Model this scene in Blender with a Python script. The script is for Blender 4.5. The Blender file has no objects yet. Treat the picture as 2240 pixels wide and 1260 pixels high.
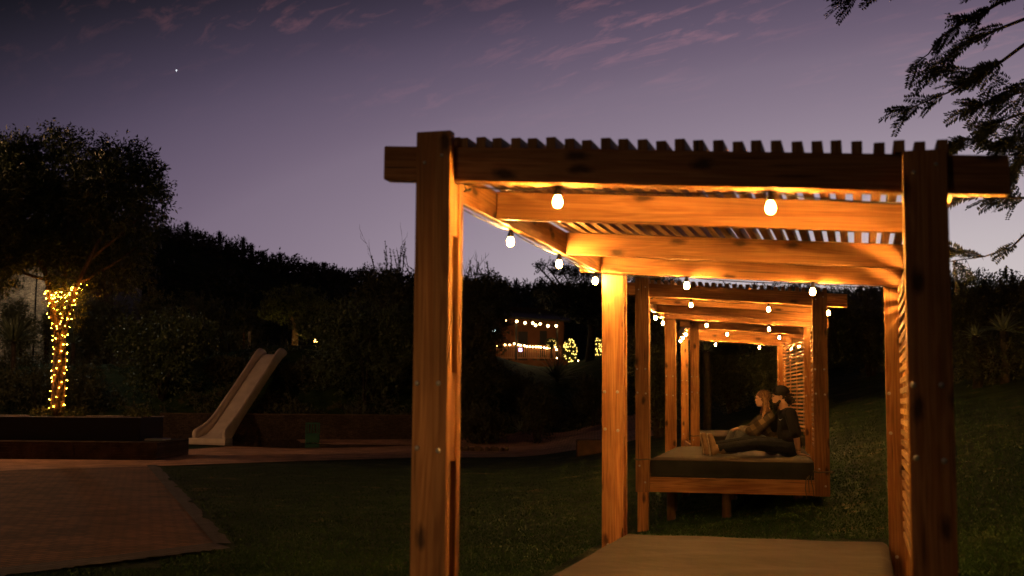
import bpy, bmesh, math, random
import numpy as np
from mathutils import Vector, Matrix, noise as mnoise

sc = bpy.context.scene
D2R = math.radians
rng = random.Random(7)
nrg = np.random.default_rng(11)

# ------------------------------------------------------------------ camera
F_PX, PITCH, ROLL = 2600.0, 0.0946, 0.0078      # focal length in pixels of the 2240 px wide photograph
CX, CY = 1120.0, 630.0
cF = Vector((0, math.cos(PITCH), math.sin(PITCH)))
cU0 = Vector((0, -math.sin(PITCH), math.cos(PITCH)))
cR0 = Vector((1, 0, 0))
cR = cR0 * math.cos(ROLL) + cU0 * math.sin(ROLL)
cU = -cR0 * math.sin(ROLL) + cU0 * math.cos(ROLL)
cam_d = bpy.data.cameras.new("camera")
cam = bpy.data.objects.new("camera", cam_d)
sc.collection.objects.link(cam)
cam.matrix_world = Matrix(((cR.x, cU.x, -cF.x, 0), (cR.y, cU.y, -cF.y, 0), (cR.z, cU.z, -cF.z, 0), (0, 0, 0, 1)))
cam_d.sensor_width = 36
cam_d.lens = F_PX / 2240 * 36
cam_d.clip_start = 0.05
cam_d.clip_end = 6000
cam_d.dof.use_dof = True
cam_d.dof.focus_distance = 15.2
cam_d.dof.aperture_fstop = 2.5
sc.camera = cam

# ------------------------------------------------------------------ sky
world = bpy.data.worlds.new("World")
sc.world = world
world.use_nodes = True
wn, wl = world.node_tree.nodes, world.node_tree.links
wn.clear()


def wnode(t, **k):
    n = wn.new(t)
    for a, b in k.items():
        setattr(n, a, b)
    return n


def wmath(op, a, b=None, c=None, clamp=False):
    n = wnode('ShaderNodeMath', operation=op, use_clamp=clamp)
    for i, v in enumerate((a, b, c)):
        if v is None:
            continue
        if isinstance(v, (int, float)):
            n.inputs[i].default_value = v
        else:
            wl.new(v, n.inputs[i])
    return n.outputs[0]


SUN_EL, SUN_AZ = D2R(-5.0), D2R(24)             # the sun has set, off to the right
tc = wnode('ShaderNodeTexCoord')
sep = wnode('ShaderNodeSeparateXYZ')
wl.new(tc.outputs['Generated'], sep.inputs[0])
wx, wy, wz = sep.outputs
az = wmath('ARCTAN2', wx, wy)                     # 0 straight ahead, + to the right
el = wmath('ARCSINE', wz)
daz = wmath('SUBTRACT', az, 0.42)
q1 = wmath('MULTIPLY', wmath('MULTIPLY', daz, daz), 0.62)
dele = wmath('MAXIMUM', wmath('SUBTRACT', el, 0.02), 0.0)
q2 = wmath('MULTIPLY', wmath('MULTIPLY', dele, dele), 5.2)
dist = wmath('SQRT', wmath('ADD', q1, q2))
ramp = wnode('ShaderNodeValToRGB')
wl.new(dist, ramp.inputs[0])
cr = ramp.color_ramp
cr.interpolation = 'B_SPLINE'
stops = [(0.0, (.68, .60, .60)), (0.15, (.61, .54, .54)), (0.28, (.53, .46, .485)), (0.42, (.33, .262, .328)),
         (0.60, (.178, .132, .190)), (0.68, (.132, .098, .152)), (0.77, (.064, .048, .084)), (0.89, (.008, .008, .012)), (1.0, (.002, .002, .004))]
cr.elements[0].position, cr.elements[0].color = stops[0][0], (*stops[0][1], 1)
cr.elements[1].position, cr.elements[1].color = stops[-1][0], (*stops[-1][1], 1)
for p_, c_ in stops[1:-1]:
    e_ = cr.elements.new(p_)
    e_.color = (*c_, 1)
# thin pink cirrus, laid out on a flat cloud deck (direction divided by its height)
zz = wmath('MAXIMUM', wz, 0.05)
cxn, cyn = wmath('DIVIDE', wx, zz), wmath('DIVIDE', wy, zz)
comb = wnode('ShaderNodeCombineXYZ')
wl.new(cxn, comb.inputs[0]); wl.new(cyn, comb.inputs[1])
mp = wnode('ShaderNodeMapping')
mp0 = wnode('ShaderNodeMapping')
mp0.inputs['Rotation'].default_value = (0, 0, D2R(57))
wl.new(comb.outputs[0], mp0.inputs[0])
mp.inputs['Scale'].default_value = (1.5, 4.6, 1)
mp.inputs['Location'].default_value = (3.1, 1.7, 0)
wl.new(mp0.outputs[0], mp.inputs[0])
n1 = wnode('ShaderNodeTexNoise')
n1.inputs['Scale'].default_value = 2.3
n1.inputs['Detail'].default_value = 6
n1.inputs['Roughness'].default_value = .66
n1.inputs['Distortion'].default_value = .5
wl.new(mp.outputs[0], n1.inputs['Vector'])
n2 = wnode('ShaderNodeTexNoise')
n2.inputs['Scale'].default_value = .9
n2.inputs['Detail'].default_value = 2
wl.new(comb.outputs[0], n2.inputs['Vector'])
cl = wmath('MULTIPLY', wmath('SUBTRACT', n1.outputs[0], .52, clamp=True), 4.0, clamp=True)
cl2 = wmath('MULTIPLY', wmath('SUBTRACT', n2.outputs[0], .40, clamp=True), 5.0, clamp=True)
up_ = wnode('ShaderNodeMapRange', interpolation_type='SMOOTHSTEP')
wl.new(el, up_.inputs[0])
up_.inputs[1].default_value, up_.inputs[2].default_value = .21, .33
azm = wnode('ShaderNodeMapRange', interpolation_type='SMOOTHSTEP')
wl.new(az, azm.inputs[0])
azm.inputs[1].default_value, azm.inputs[2].default_value = -.42, -.02
cloud = wmath('MULTIPLY', wmath('MULTIPLY', cl, cl2), wmath('MULTIPLY', up_.outputs[0], wmath('MULTIPLY_ADD', azm.outputs[0], .75, .2)))
mixc = wnode('ShaderNodeMix', data_type='RGBA')
wl.new(cloud, mixc.inputs[0])
wl.new(ramp.outputs[0], mixc.inputs[6])
pk = wnode('ShaderNodeMix', data_type='RGBA', blend_type='ADD')
pk.inputs[0].default_value = 1
wl.new(ramp.outputs[0], pk.inputs[6])
pk.inputs[7].default_value = (.26, .085, .075, 1)
wl.new(pk.outputs[2], mixc.inputs[7])
# a trace of the physical twilight sky, on top of the dusk gradient
sky = wnode('ShaderNodeTexSky', sky_type='NISHITA')
sky.sun_disc = False
sky.sun_elevation = SUN_EL
sky.sun_rotation = SUN_AZ
bg1 = wnode('ShaderNodeBackground')
wl.new(mixc.outputs[2], bg1.inputs[0])
bg1.inputs[1].default_value = 1.0
bg2 = wnode('ShaderNodeBackground')
wl.new(sky.outputs[0], bg2.inputs[0])
bg2.inputs[1].default_value = 0.05
adds = wnode('ShaderNodeAddShader')
wl.new(bg1.outputs[0], adds.inputs[0]); wl.new(bg2.outputs[0], adds.inputs[1])
wo = wnode('ShaderNodeOutputWorld')
wl.new(adds.outputs[0], wo.inputs[0])
world.cycles.sampling_method = 'AUTOMATIC'

sc.view_settings.view_transform = 'Standard'
sc.view_settings.look = 'None'
sc.view_settings.exposure = 0
sc.view_settings.gamma = 1
sc.view_settings.use_curve_mapping = False
sc.cycles.use_denoising = True
sc.cycles.max_bounces = 6
sc.cycles.diffuse_bounces = 3
sc.cycles.sample_clamp_indirect = 3.0
sc.cycles.use_light_tree = True
sc.cycles.caustics_reflective = False
sc.cycles.caustics_refractive = False


# ------------------------------------------------------------------ helpers: pixels of the photograph -> places
def ray(px, py):
    u = (px - CX) / F_PX
    v = (py - CY) / F_PX
    u2 = u * math.cos(ROLL) + v * math.sin(ROLL)
    v2 = -u * math.sin(ROLL) + v * math.cos(ROLL)
    return cR0 * u2 - cU0 * v2 + cF


def at(px, py, Y):
    r = ray(px, py)
    return r * (Y / r.y)


def sstep(x, a, b):
    t = min(1, max(0, (x - a) / (b - a)))
    return t * t * (3 - 2 * t)


SKYL = [(-1500, 430), (-200, 470), (340, 500), (420, 508), (500, 528), (560, 556), (620, 574), (700, 592), (800, 604), (1000, 618), (1120, 628),
        (1400, 638), (1800, 645), (2240, 640), (2600, 630), (4200, 600)]
HILL_Y = 120.0
HX = [(at(a, b, HILL_Y).x, at(a, b, HILL_Y).z - 1.0) for a, b in SKYL]


def softplus(x, k=.8):
    return k * math.log1p(math.exp(min(40, x / k)))


def H(x, y):
    """height of the ground"""
    z = -1.7
    rise = .2 * max(0, softplus(x - 1.2) - .17)
    rise = min(rise, 4) * (1 + .012 * max(0, min(y, 60) - 15))
    z += rise
    left = 1 - sstep(x, -2, 3)
    E = 3.2 + .9 * sstep(x, -17, -10)
    z += left * (.95 * sstep(y, 47.0, 47.25) + (E - .95) * sstep(y, 47.6, 53.5))
    z += (1 - left) * (3.1 * sstep(y, 46.5, 62)) * (1 - sstep(x, 6, 14) * .6)
    if y > 66:
        hz = HX[0][1]
        for i in range(len(HX) - 1):
            if HX[i][0] <= x <= HX[i + 1][0]:
                t = (x - HX[i][0]) / (HX[i + 1][0] - HX[i][0])
                hz = HX[i][1] * (1 - t) + HX[i + 1][1] * t
                break
        if x > HX[-1][0]:
            hz = HX[-1][1]
        z += (hz - z) * sstep(y, 66, HILL_Y) if y < HILL_Y else 0
        if y >= HILL_Y:
            z = hz - (y - HILL_Y) * .02
    if 3 < y < 46:
        z += .04 * mnoise.noise(Vector((x * .25, y * .25, 0))) * sstep(x, .5, 3)
    return z


def gpt(px, py):
    r = ray(px, py)
    y = 4.0
    while y < 140:
        p = r * (y / r.y)
        if p.z <= H(p.x, p.y):
            lo, hi = y - .25, y
            for _ in range(20):
                m = (lo + hi) / 2
                p = r * (m / r.y)
                if p.z <= H(p.x, p.y): hi = m
                else: lo = m
            return r * (hi / r.y)
        y += .25
    return r * (140 / r.y)


# ------------------------------------------------------------------ helpers: objects
def link(o, parent=None):
    sc.collection.objects.link(o)
    if parent is not None:
        o.parent = parent
    return o


def tag(o, label=None, cat=None, group=None, kind=None):
    if label: o['label'] = label
    if cat: o['category'] = cat
    if group: o['group'] = group
    if kind: o['kind'] = kind
    return o


def empty(name, loc=(0, 0, 0), rz=0.0, parent=None):
    o = bpy.data.objects.new(name, None)
    o.empty_display_size = .2
    o.location = loc
    o.rotation_euler = (0, 0, rz)
    return link(o, parent)


def mesh_obj(name, bm, mat, parent=None, smooth=False, loc=None):
    me = bpy.data.meshes.new(name)
    bm.to_mesh(me)
    bm.free()
    o = bpy.data.objects.new(name, me)
    for m in (mat if isinstance(mat, (list, tuple)) else [mat]):
        me.materials.append(m)
    if smooth:
        me.shade_smooth()
    if loc is not None:
        o.location = loc
    return link(o, parent)


def bevel(o, w=.004, seg=1):
    m = o.modifiers.new('bevel', 'BEVEL')
    m.width = w
    m.segments = seg
    m.limit_method = 'ANGLE'
    return o


def quads_obj(name, V, Fc, mat, parent=None, smooth=False):
    """numpy arrays -> one mesh"""
    me = bpy.data.meshes.new(name)
    V = np.asarray(V, dtype=np.float32); Fc = np.asarray(Fc, dtype=np.int32)
    k = Fc.shape[1]
    me.vertices.add(len(V)); me.vertices.foreach_set('co', V.ravel())
    me.loops.add(Fc.size); me.loops.foreach_set('vertex_index', Fc.ravel())
    me.polygons.add(len(Fc))
    me.polygons.foreach_set('loop_start', np.arange(0, Fc.size, k, dtype=np.int32))
    me.polygons.foreach_set('loop_total', np.full(len(Fc), k, dtype=np.int32))
    me.update(calc_edges=True)
    me.materials.append(mat)
    if smooth: me.shade_smooth()
    o = bpy.data.objects.new(name, me)
    return link(o, parent)


def box8(bm, pts, uvl=None, axis=0):
    """box from 8 corners (x fastest, then y, then z); grain runs along `axis`"""
    vs = [bm.verts.new(p) for p in pts]
    fs = [(0, 2, 3, 1), (4, 5, 7, 6), (0, 1, 5, 4), (2, 6, 7, 3), (0, 4, 6, 2), (1, 3, 7, 5)]
    ln = [(vs[1].co - vs[0].co), (vs[2].co - vs[0].co), (vs[4].co - vs[0].co)]
    A = ln[axis].normalized()
    others = [i for i in range(3) if i != axis]
    ou, ov = rng.uniform(0, 50), rng.uniform(0, 50)
    for fi, f in enumerate(fs):
        face = bm.faces.new([vs[i] for i in f])
        if uvl is not None:
            face.normal_update()
            n = face.normal
            B = A.cross(n)
            if B.length < .5:
                B = ln[others[0]].normalized()
                for l in face.loops:
                    d = l.vert.co - vs[0].co
                    l[uvl].uv = (ou + d.dot(ln[others[1]].normalized()) * .3, ov + d.dot(B))
                continue
            for l in face.loops:
                d = l.vert.co - vs[0].co
                l[uvl].uv = (ou + d.dot(A), ov + d.dot(B) + fi * .37)


def box(bm, x0, x1, y0, y1, z0, z1, uvl=None, axis=None, top=None, bot=None):
    """axis-aligned box; top/bot give heights as functions of x"""
    if axis is None:
        d = (abs(x1 - x0), abs(y1 - y0), abs(z1 - z0)); axis = d.index(max(d))
    tz = top or (lambda x: z1); bz = bot or (lambda x: z0)
    pts = [(x0, y0, bz(x0)), (x1, y0, bz(x1)), (x0, y1, bz(x0)), (x1, y1, bz(x1)),
           (x0, y0, tz(x0)), (x1, y0, tz(x1)), (x0, y1, tz(x0)), (x1, y1, tz(x1))]
    box8(bm, pts, uvl, axis)


def newbm():
    bm = bmesh.new()
    return bm, bm.loops.layers.uv.new('UVMap')


def tube(bm, pts, rad, seg=8, cap=True):
    """tapered tube along pts; rad a number or a list"""
    pts = [Vector(p) for p in pts]
    n = len(pts)
    if not isinstance(rad, (list, tuple)):
        rad = [rad] * n
    rings = []
    up = Vector((0, 0, 1))
    prev = None
    for i in range(n):
        t = (pts[min(i + 1, n - 1)] - pts[max(i - 1, 0)])
        if t.length < 1e-9: t = Vector((0, 0, 1))
        t.normalize()
        if prev is None:
            a = up if abs(t.dot(up)) < .95 else Vector((1, 0, 0))
            s = t.cross(a).normalized()
        else:
            s = (prev - t * prev.dot(t))
            s = s.normalized() if s.length > 1e-6 else t.orthogonal().normalized()
        prev = s
        b = t.cross(s)
        rings.append([bm.verts.new(pts[i] + (s * math.cos(2 * math.pi * k / seg) + b * math.sin(2 * math.pi * k / seg)) * rad[i]) for k in range(seg)])
    for i in range(n - 1):
        for k in range(seg):
            bm.faces.new((rings[i][k], rings[i][(k + 1) % seg], rings[i + 1][(k + 1) % seg], rings[i + 1][k]))
    if cap:
        bm.faces.new(rings[0][::-1]); bm.faces.new(rings[-1])


def ellip(bm, c, r, rot=None, seg=12, rings=8):
    M = Matrix.Translation(Vector(c)) @ (rot.to_4x4() if rot is not None else Matrix.Identity(4)) @ Matrix.Diagonal((*r, 1))
    bmesh.ops.create_uvsphere(bm, u_segments=seg, v_segments=rings, radius=1, matrix=M)


def lathe(bm, prof, c=(0, 0, 0), seg=14):
    """prof: (radius, z) list, bottom to top"""
    rings = []
    for r, z in prof:
        rings.append([bm.verts.new((c[0] + r * math.cos(2 * math.pi * k / seg), c[1] + r * math.sin(2 * math.pi * k / seg), c[2] + z)) for k in range(seg)])
    for i in range(len(rings) - 1):
        for k in range(seg):
            bm.faces.new((rings[i][k], rings[i][(k + 1) % seg], rings[i + 1][(k + 1) % seg], rings[i + 1][k]))
    bm.faces.new(rings[0][::-1]); bm.faces.new(rings[-1])


# ------------------------------------------------------------------ materials
def mat(name):
    m = bpy.data.materials.new(name)
    m.use_nodes = True
    nt = m.node_tree
    b = nt.nodes['Principled BSDF']
    return m, nt, b


def nd(nt, t, **k):
    n = nt.nodes.new(t)
    for a, b in k.items(): setattr(n, a, b)
    return n


def noise_mat(name, c1, c2, scale=5, rough=.8, bump=.0, detail=5, coord='Object', stretch=(1, 1, 1), c3=None, spec=.3, lo=.35, hi=.65, bscale=None):
    m, nt, b = mat(name)
    t = nd(nt, 'ShaderNodeTexCoord'); mp = nd(nt, 'ShaderNodeMapping')
    mp.inputs['Scale'].default_value = stretch
    nt.links.new(t.outputs[coord], mp.inputs[0])
    n = nd(nt, 'ShaderNodeTexNoise'); n.inputs['Scale'].default_value = scale; n.inputs['Detail'].default_value = detail
    nt.links.new(mp.outputs[0], n.inputs['Vector'])
    r = nd(nt, 'ShaderNodeValToRGB')
    r.color_ramp.elements[0].position = lo; r.color_ramp.elements[0].color = (*c1, 1)
    r.color_ramp.elements[1].position = hi; r.color_ramp.elements[1].color = (*c2, 1)
    if c3 is not None:
        e = r.color_ramp.elements.new(min(.98, hi + .12)); e.color = (*c3, 1)
    nt.links.new(n.outputs[0], r.inputs[0])
    nt.links.new(r.outputs[0], b.inputs['Base Color'])
    b.inputs['Roughness'].default_value = rough
    b.inputs['Specular IOR Level'].default_value = spec
    if bump:
        n2 = nd(nt, 'ShaderNodeTexNoise'); n2.inputs['Scale'].default_value = bscale or scale * 4; n2.inputs['Detail'].default_value = 6
        nt.links.new(mp.outputs[0], n2.inputs['Vector'])
        bp = nd(nt, 'ShaderNodeBump'); bp.inputs['Strength'].default_value = bump; bp.inputs['Distance'].default_value = .02
        nt.links.new(n2.outputs[0], bp.inputs['Height']); nt.links.new(bp.outputs[0], b.inputs['Normal'])
    return m


def plain(name, c, rough=.6, metal=0, spec=.4):
    m, nt, b = mat(name)
    b.inputs['Base Color'].default_value = (*c, 1)
    b.inputs['Roughness'].default_value = rough
    b.inputs['Metallic'].default_value = metal
    b.inputs['Specular IOR Level'].default_value = spec
    return m


def glow(name, c, s):
    m, nt, b = mat(name)
    b.inputs['Base Color'].default_value = (.8, .8, .8, 1)
    b.inputs['Emission Color'].default_value = (*c, 1)
    b.inputs['Emission Strength'].default_value = s
    return m


def bulb_glass(name, c, s):
    """clear glass bulb: the filament makes the middle far brighter than the rim"""
    m = glow(name, c, s)
    nt = m.node_tree
    lw = nd(nt, 'ShaderNodeLayerWeight'); lw.inputs[0].default_value = .5
    a = nd(nt, 'ShaderNodeMath', operation='SUBTRACT'); a.inputs[0].default_value = 1; nt.links.new(lw.outputs['Facing'], a.inputs[1])
    b = nd(nt, 'ShaderNodeMath', operation='POWER'); b.inputs[1].default_value = 5.0; nt.links.new(a.outputs[0], b.inputs[0])
    d = nd(nt, 'ShaderNodeMath', operation='MULTIPLY_ADD'); d.inputs[1].default_value = s; d.inputs[2].default_value = 2.6; nt.links.new(b.outputs[0], d.inputs[0])
    nt.links.new(d.outputs[0], nt.nodes['Principled BSDF'].inputs['Emission Strength'])
    return m


def wood_mat(name, light, mid, dark, knots=True):
    """planed pine: UV x runs along the grain in metres, UV y across it"""
    m, nt, b = mat(name)
    L = nt.links.new
    uv = nd(nt, 'ShaderNodeUVMap')
    sx = nd(nt, 'ShaderNodeMapping'); sx.inputs['Scale'].default_value = (.55, 9, 1); L(uv.outputs[0], sx.inputs[0])
    n1 = nd(nt, 'ShaderNodeTexNoise'); n1.inputs['Scale'].default_value = 1.3; n1.inputs['Detail'].default_value = 3; n1.inputs['Distortion'].default_value = 1.1
    L(sx.outputs[0], n1.inputs['Vector'])
    # ring lines
    mm = nd(nt, 'ShaderNodeMath', operation='MULTIPLY'); mm.inputs[1].default_value = 34; L(n1.outputs[0], mm.inputs[0])
    sn = nd(nt, 'ShaderNodeMath', operation='SINE'); L(mm.outputs[0], sn.inputs[0])
    s2 = nd(nt, 'ShaderNodeMath', operation='MULTIPLY_ADD'); s2.inputs[1].default_value = .5; s2.inputs[2].default_value = .5; L(sn.outputs[0], s2.inputs[0])
    sf = nd(nt, 'ShaderNodeMapping'); sf.inputs['Scale'].default_value = (2.2, 120, 1); L(uv.outputs[0], sf.inputs[0])
    n2 = nd(nt, 'ShaderNodeTexNoise'); n2.inputs['Scale'].default_value = 1; n2.inputs['Detail'].default_value = 4; L(sf.outputs[0], n2.inputs['Vector'])
    # broad tone
    n3 = nd(nt, 'ShaderNodeTexNoise'); n3.inputs['Scale'].default_value = .9; n3.inputs['Detail'].default_value = 2; L(sx.outputs[0], n3.inputs['Vector'])
    mixA = nd(nt, 'ShaderNodeMix', data_type='RGBA'); mixA.inputs[6].default_value = (*light, 1); mixA.inputs[7].default_value = (*mid, 1)
    f1 = nd(nt, 'ShaderNodeMath', operation='MULTIPLY'); f1.inputs[1].default_value = .75; L(s2.outputs[0], f1.inputs[0]); L(f1.outputs[0], mixA.inputs[0])
    mixB = nd(nt, 'ShaderNodeMix', data_type='RGBA', blend_type='MULTIPLY'); mixB.inputs[0].default_value = .55
    r2 = nd(nt, 'ShaderNodeMapRange'); r2.inputs[1].default_value = .3; r2.inputs[2].default_value = .7; r2.inputs[3].default_value = .40; r2.inputs[4].default_value = 1.25
    L(n2.outputs[0], r2.inputs[0]); L(mixA.outputs[2], mixB.inputs[6]); L(r2.outputs[0], mixB.inputs[7])
    mixC = nd(nt, 'ShaderNodeMix', data_type='RGBA', blend_type='MULTIPLY'); mixC.inputs[0].default_value = .8
    r3 = nd(nt, 'ShaderNodeMapRange'); r3.inputs[1].default_value = .3; r3.inputs[2].default_value = .7; r3.inputs[3].default_value = .65; r3.inputs[4].default_value = 1.2
    L(n3.outputs[0], r3.inputs[0]); L(mixB.outputs[2], mixC.inputs[6]); L(r3.outputs[0], mixC.inputs[7])
    out = mixC.outputs[2]
    if knots:
        sk = nd(nt, 'ShaderNodeMapping'); sk.inputs['Scale'].default_value = (2.3, 5.2, 1); L(uv.outputs[0], sk.inputs[0])
        nz = nd(nt, 'ShaderNodeTexNoise'); nz.inputs['Scale'].default_value = 6; nz.inputs['Detail'].default_value = 3; L(sk.outputs[0], nz.inputs['Vector'])
        av = nd(nt, 'ShaderNodeMix', data_type='RGBA', blend_type='LINEAR_LIGHT'); av.inputs[0].default_value = .08
        L(sk.outputs[0], av.inputs[6]); L(nz.outputs['Color'], av.inputs[7])
        vo = nd(nt, 'ShaderNodeTexVoronoi', voronoi_dimensions='2D'); vo.inputs['Scale'].default_value = 1.0; L(av.outputs[2], vo.inputs['Vector'])
        kr = nd(nt, 'ShaderNodeValToRGB'); kr.color_ramp.elements[0].position = .06; kr.color_ramp.elements[0].color = (1, 1, 1, 1)
        kr.color_ramp.elements[1].position = .17; kr.color_ramp.elements[1].color = (0, 0, 0, 1)
        L(vo.outputs['Distance'], kr.inputs[0])
        wk = nd(nt, 'ShaderNodeSeparateColor'); L(vo.outputs['Color'], wk.inputs[0])
        gt = nd(nt, 'ShaderNodeMath', operation='GREATER_THAN'); gt.inputs[1].default_value = .60; L(wk.outputs[0], gt.inputs[0])
        mk = nd(nt, 'ShaderNodeMath', operation='MULTIPLY'); L(kr.outputs[0], mk.inputs[0]); L(gt.outputs[0], mk.inputs[1])
        mk2 = nd(nt, 'ShaderNodeMath', operation='MULTIPLY'); mk2.inputs[1].default_value = .88; L(mk.outputs[0], mk2.inputs[0])
        mixD = nd(nt, 'ShaderNodeMix', data_type='RGBA'); mixD.inputs[7].default_value = (*dark, 1)
        L(mk2.outputs[0], mixD.inputs[0]); L(out, mixD.inputs[6])
        out = mixD.outputs[2]
    # drying cracks along the grain, and a tone of its own for every board
    sq = nd(nt, 'ShaderNodeMapping'); sq.inputs['Scale'].default_value = (1.1, 42, 1); L(uv.outputs[0], sq.inputs[0])
    nq = nd(nt, 'ShaderNodeTexNoise'); nq.inputs['Scale'].default_value = 1; nq.inputs['Detail'].default_value = 2; L(sq.outputs[0], nq.inputs['Vector'])
    cq = nd(nt, 'ShaderNodeMapRange'); cq.inputs[1].default_value = .30; cq.inputs[2].default_value = .34; cq.inputs[3].default_value = .35; cq.inputs[4].default_value = 1.0; L(nq.outputs[0], cq.inputs[0])
    oi = nd(nt, 'ShaderNodeObjectInfo')
    rt = nd(nt, 'ShaderNodeMapRange'); rt.inputs[3].default_value = .70; rt.inputs[4].default_value = 1.12; L(oi.outputs['Random'], rt.inputs[0])
    st = nd(nt, 'ShaderNodeTexNoise'); st.inputs['Scale'].default_value = 1.7; st.inputs['Detail'].default_value = 5; L(uv.outputs[0], st.inputs['Vector'])
    sr = nd(nt, 'ShaderNodeMapRange'); sr.inputs[1].default_value = .35; sr.inputs[2].default_value = .65; sr.inputs[3].default_value = .72; sr.inputs[4].default_value = 1.12; L(st.outputs[0], sr.inputs[0])
    k1 = nd(nt, 'ShaderNodeMath', operation='MULTIPLY'); L(cq.outputs[0], k1.inputs[0]); L(rt.outputs[0], k1.inputs[1])
    k2 = nd(nt, 'ShaderNodeMath', operation='MULTIPLY'); L(k1.outputs[0], k2.inputs[0]); L(sr.outputs[0], k2.inputs[1])
    mz = nd(nt, 'ShaderNodeMix', data_type='RGBA', blend_type='MULTIPLY'); mz.inputs[0].default_value = 1; L(out, mz.inputs[6]); L(k2.outputs[0], mz.inputs[7])
    out = mz.outputs[2]
    L(out, b.inputs['Base Color'])
    b.inputs['Roughness'].default_value = .62
    b.inputs['Specular IOR Level'].default_value = .25
    bp = nd(nt, 'ShaderNodeBump'); bp.inputs['Strength'].default_value = .25; bp.inputs['Distance'].default_value = .004
    L(n2.outputs[0], bp.inputs['Height']); L(bp.outputs[0], b.inputs['Normal'])
    return m


WOOD = wood_mat('pine_timber', (.46, .215, .072), (.30, .115, .032), (.035, .014, .006))
WOODS = wood_mat('pine_slat', (.46, .25, .10), (.33, .15, .05), (.04, .02, .01), knots=False)
POLE = noise_mat('round_pole_wood', (.10, .05, .022), (.17, .09, .04), 4, .8, .2, stretch=(6, 6, .7))
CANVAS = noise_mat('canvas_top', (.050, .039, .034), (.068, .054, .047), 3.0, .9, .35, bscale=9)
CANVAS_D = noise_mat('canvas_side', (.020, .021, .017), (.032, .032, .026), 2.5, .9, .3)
STRAPM = plain('strap_webbing', (.11, .085, .05), .9)
STEEL = plain('galvanised_bolt', (.38, .36, .34), .5, .35)
BLACK = plain('black_rubber', (.012, .012, .012), .45)
BULB = bulb_glass('warm_filament_glass', (1, .45, .095), 7000)
FAIRY = glow('warm_fairy_light', (1, .31, .018), 230)
FARB = glow('warm_far_bulb', (1, .62, .22), 20)
FARY = glow('yellow_far_light', (1, .66, .13), 4)
BARK = noise_mat('tree_bark', (.09, .06, .04), (.19, .13, .085), 6, .9, .5, stretch=(4, 4, 1))
BARKD = noise_mat('dark_bark', (.03, .024, .018), (.065, .05, .038), 8, .95, .4)
LEAF = {}
for nm, a, b_ in (('glossy_leaf', (.035, .06, .02), (.08, .11, .04)), ('shrub_leaf', (.040, .065, .022), (.085, .12, .045)),
                  ('grey_leaf', (.075, .10, .06), (.13, .16, .10)), ('hill_leaf', (.036, .044, .020), (.075, .085, .038)),
                  ('needle_leaf', (.012, .018, .010), (.026, .036, .018)), ('succulent_leaf', (.10, .14, .09), (.18, .22, .15)),
                  ('olive_leaf', (.06, .09, .022), (.11, .14, .04))):
    LEAF[nm] = noise_mat(nm, a, b_, 1.6, .42 if nm in ('glossy_leaf', 'shrub_leaf') else .6, 0, 3, spec=.5)


def grass_mat():
    m, nt, b = mat('lawn_grass')
    L = nt.links.new
    t = nd(nt, 'ShaderNodeTexCoord')
    n1 = nd(nt, 'ShaderNodeTexNoise'); n1.inputs['Scale'].default_value = 1.3; n1.inputs['Detail'].default_value = 8; n1.inputs['Roughness'].default_value = .68; L(t.outputs['Object'], n1.inputs[0])
    n2 = nd(nt, 'ShaderNodeTexNoise'); n2.inputs['Scale'].default_value = 28; n2.inputs['Detail'].default_value = 6; L(t.outputs['Object'], n2.inputs[0])
    r1 = nd(nt, 'ShaderNodeValToRGB')
    r1.color_ramp.elements[0].position = .36; r1.color_ramp.elements[0].color = (.007, .024, .005, 1)
    r1.color_ramp.elements[1].position = .58; r1.color_ramp.elements[1].color = (.030, .056, .014, 1)
    e = r1.color_ramp.elements.new(.68); e.color = (.13, .10, .04, 1)
    L(n1.outputs[0], r1.inputs[0])
    mx = nd(nt, 'ShaderNodeMix', data_type='RGBA', blend_type='MULTIPLY'); mx.inputs[0].default_value = 1
    mr = nd(nt, 'ShaderNodeMapRange'); mr.inputs[1].default_value = .3; mr.inputs[2].default_value = .7; mr.inputs[3].default_value = .35; mr.inputs[4].default_value = 1.4
    L(n2.outputs[0], mr.inputs[0]); L(r1.outputs[0], mx.inputs[6]); L(mr.outputs[0], mx.inputs[7])
    L(mx.outputs[2], b.inputs['Base Color'])
    b.inputs['Roughness'].default_value = .9
    b.inputs['Specular IOR Level'].default_value = .15
    bp = nd(nt, 'ShaderNodeBump'); bp.inputs['Strength'].default_value = .9; bp.inputs['Distance'].default_value = .04
    L(n2.outputs[0], bp.inputs['Height']); L(bp.outputs[0], b.inputs['Normal'])
    return m


LAWN = grass_mat()


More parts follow.
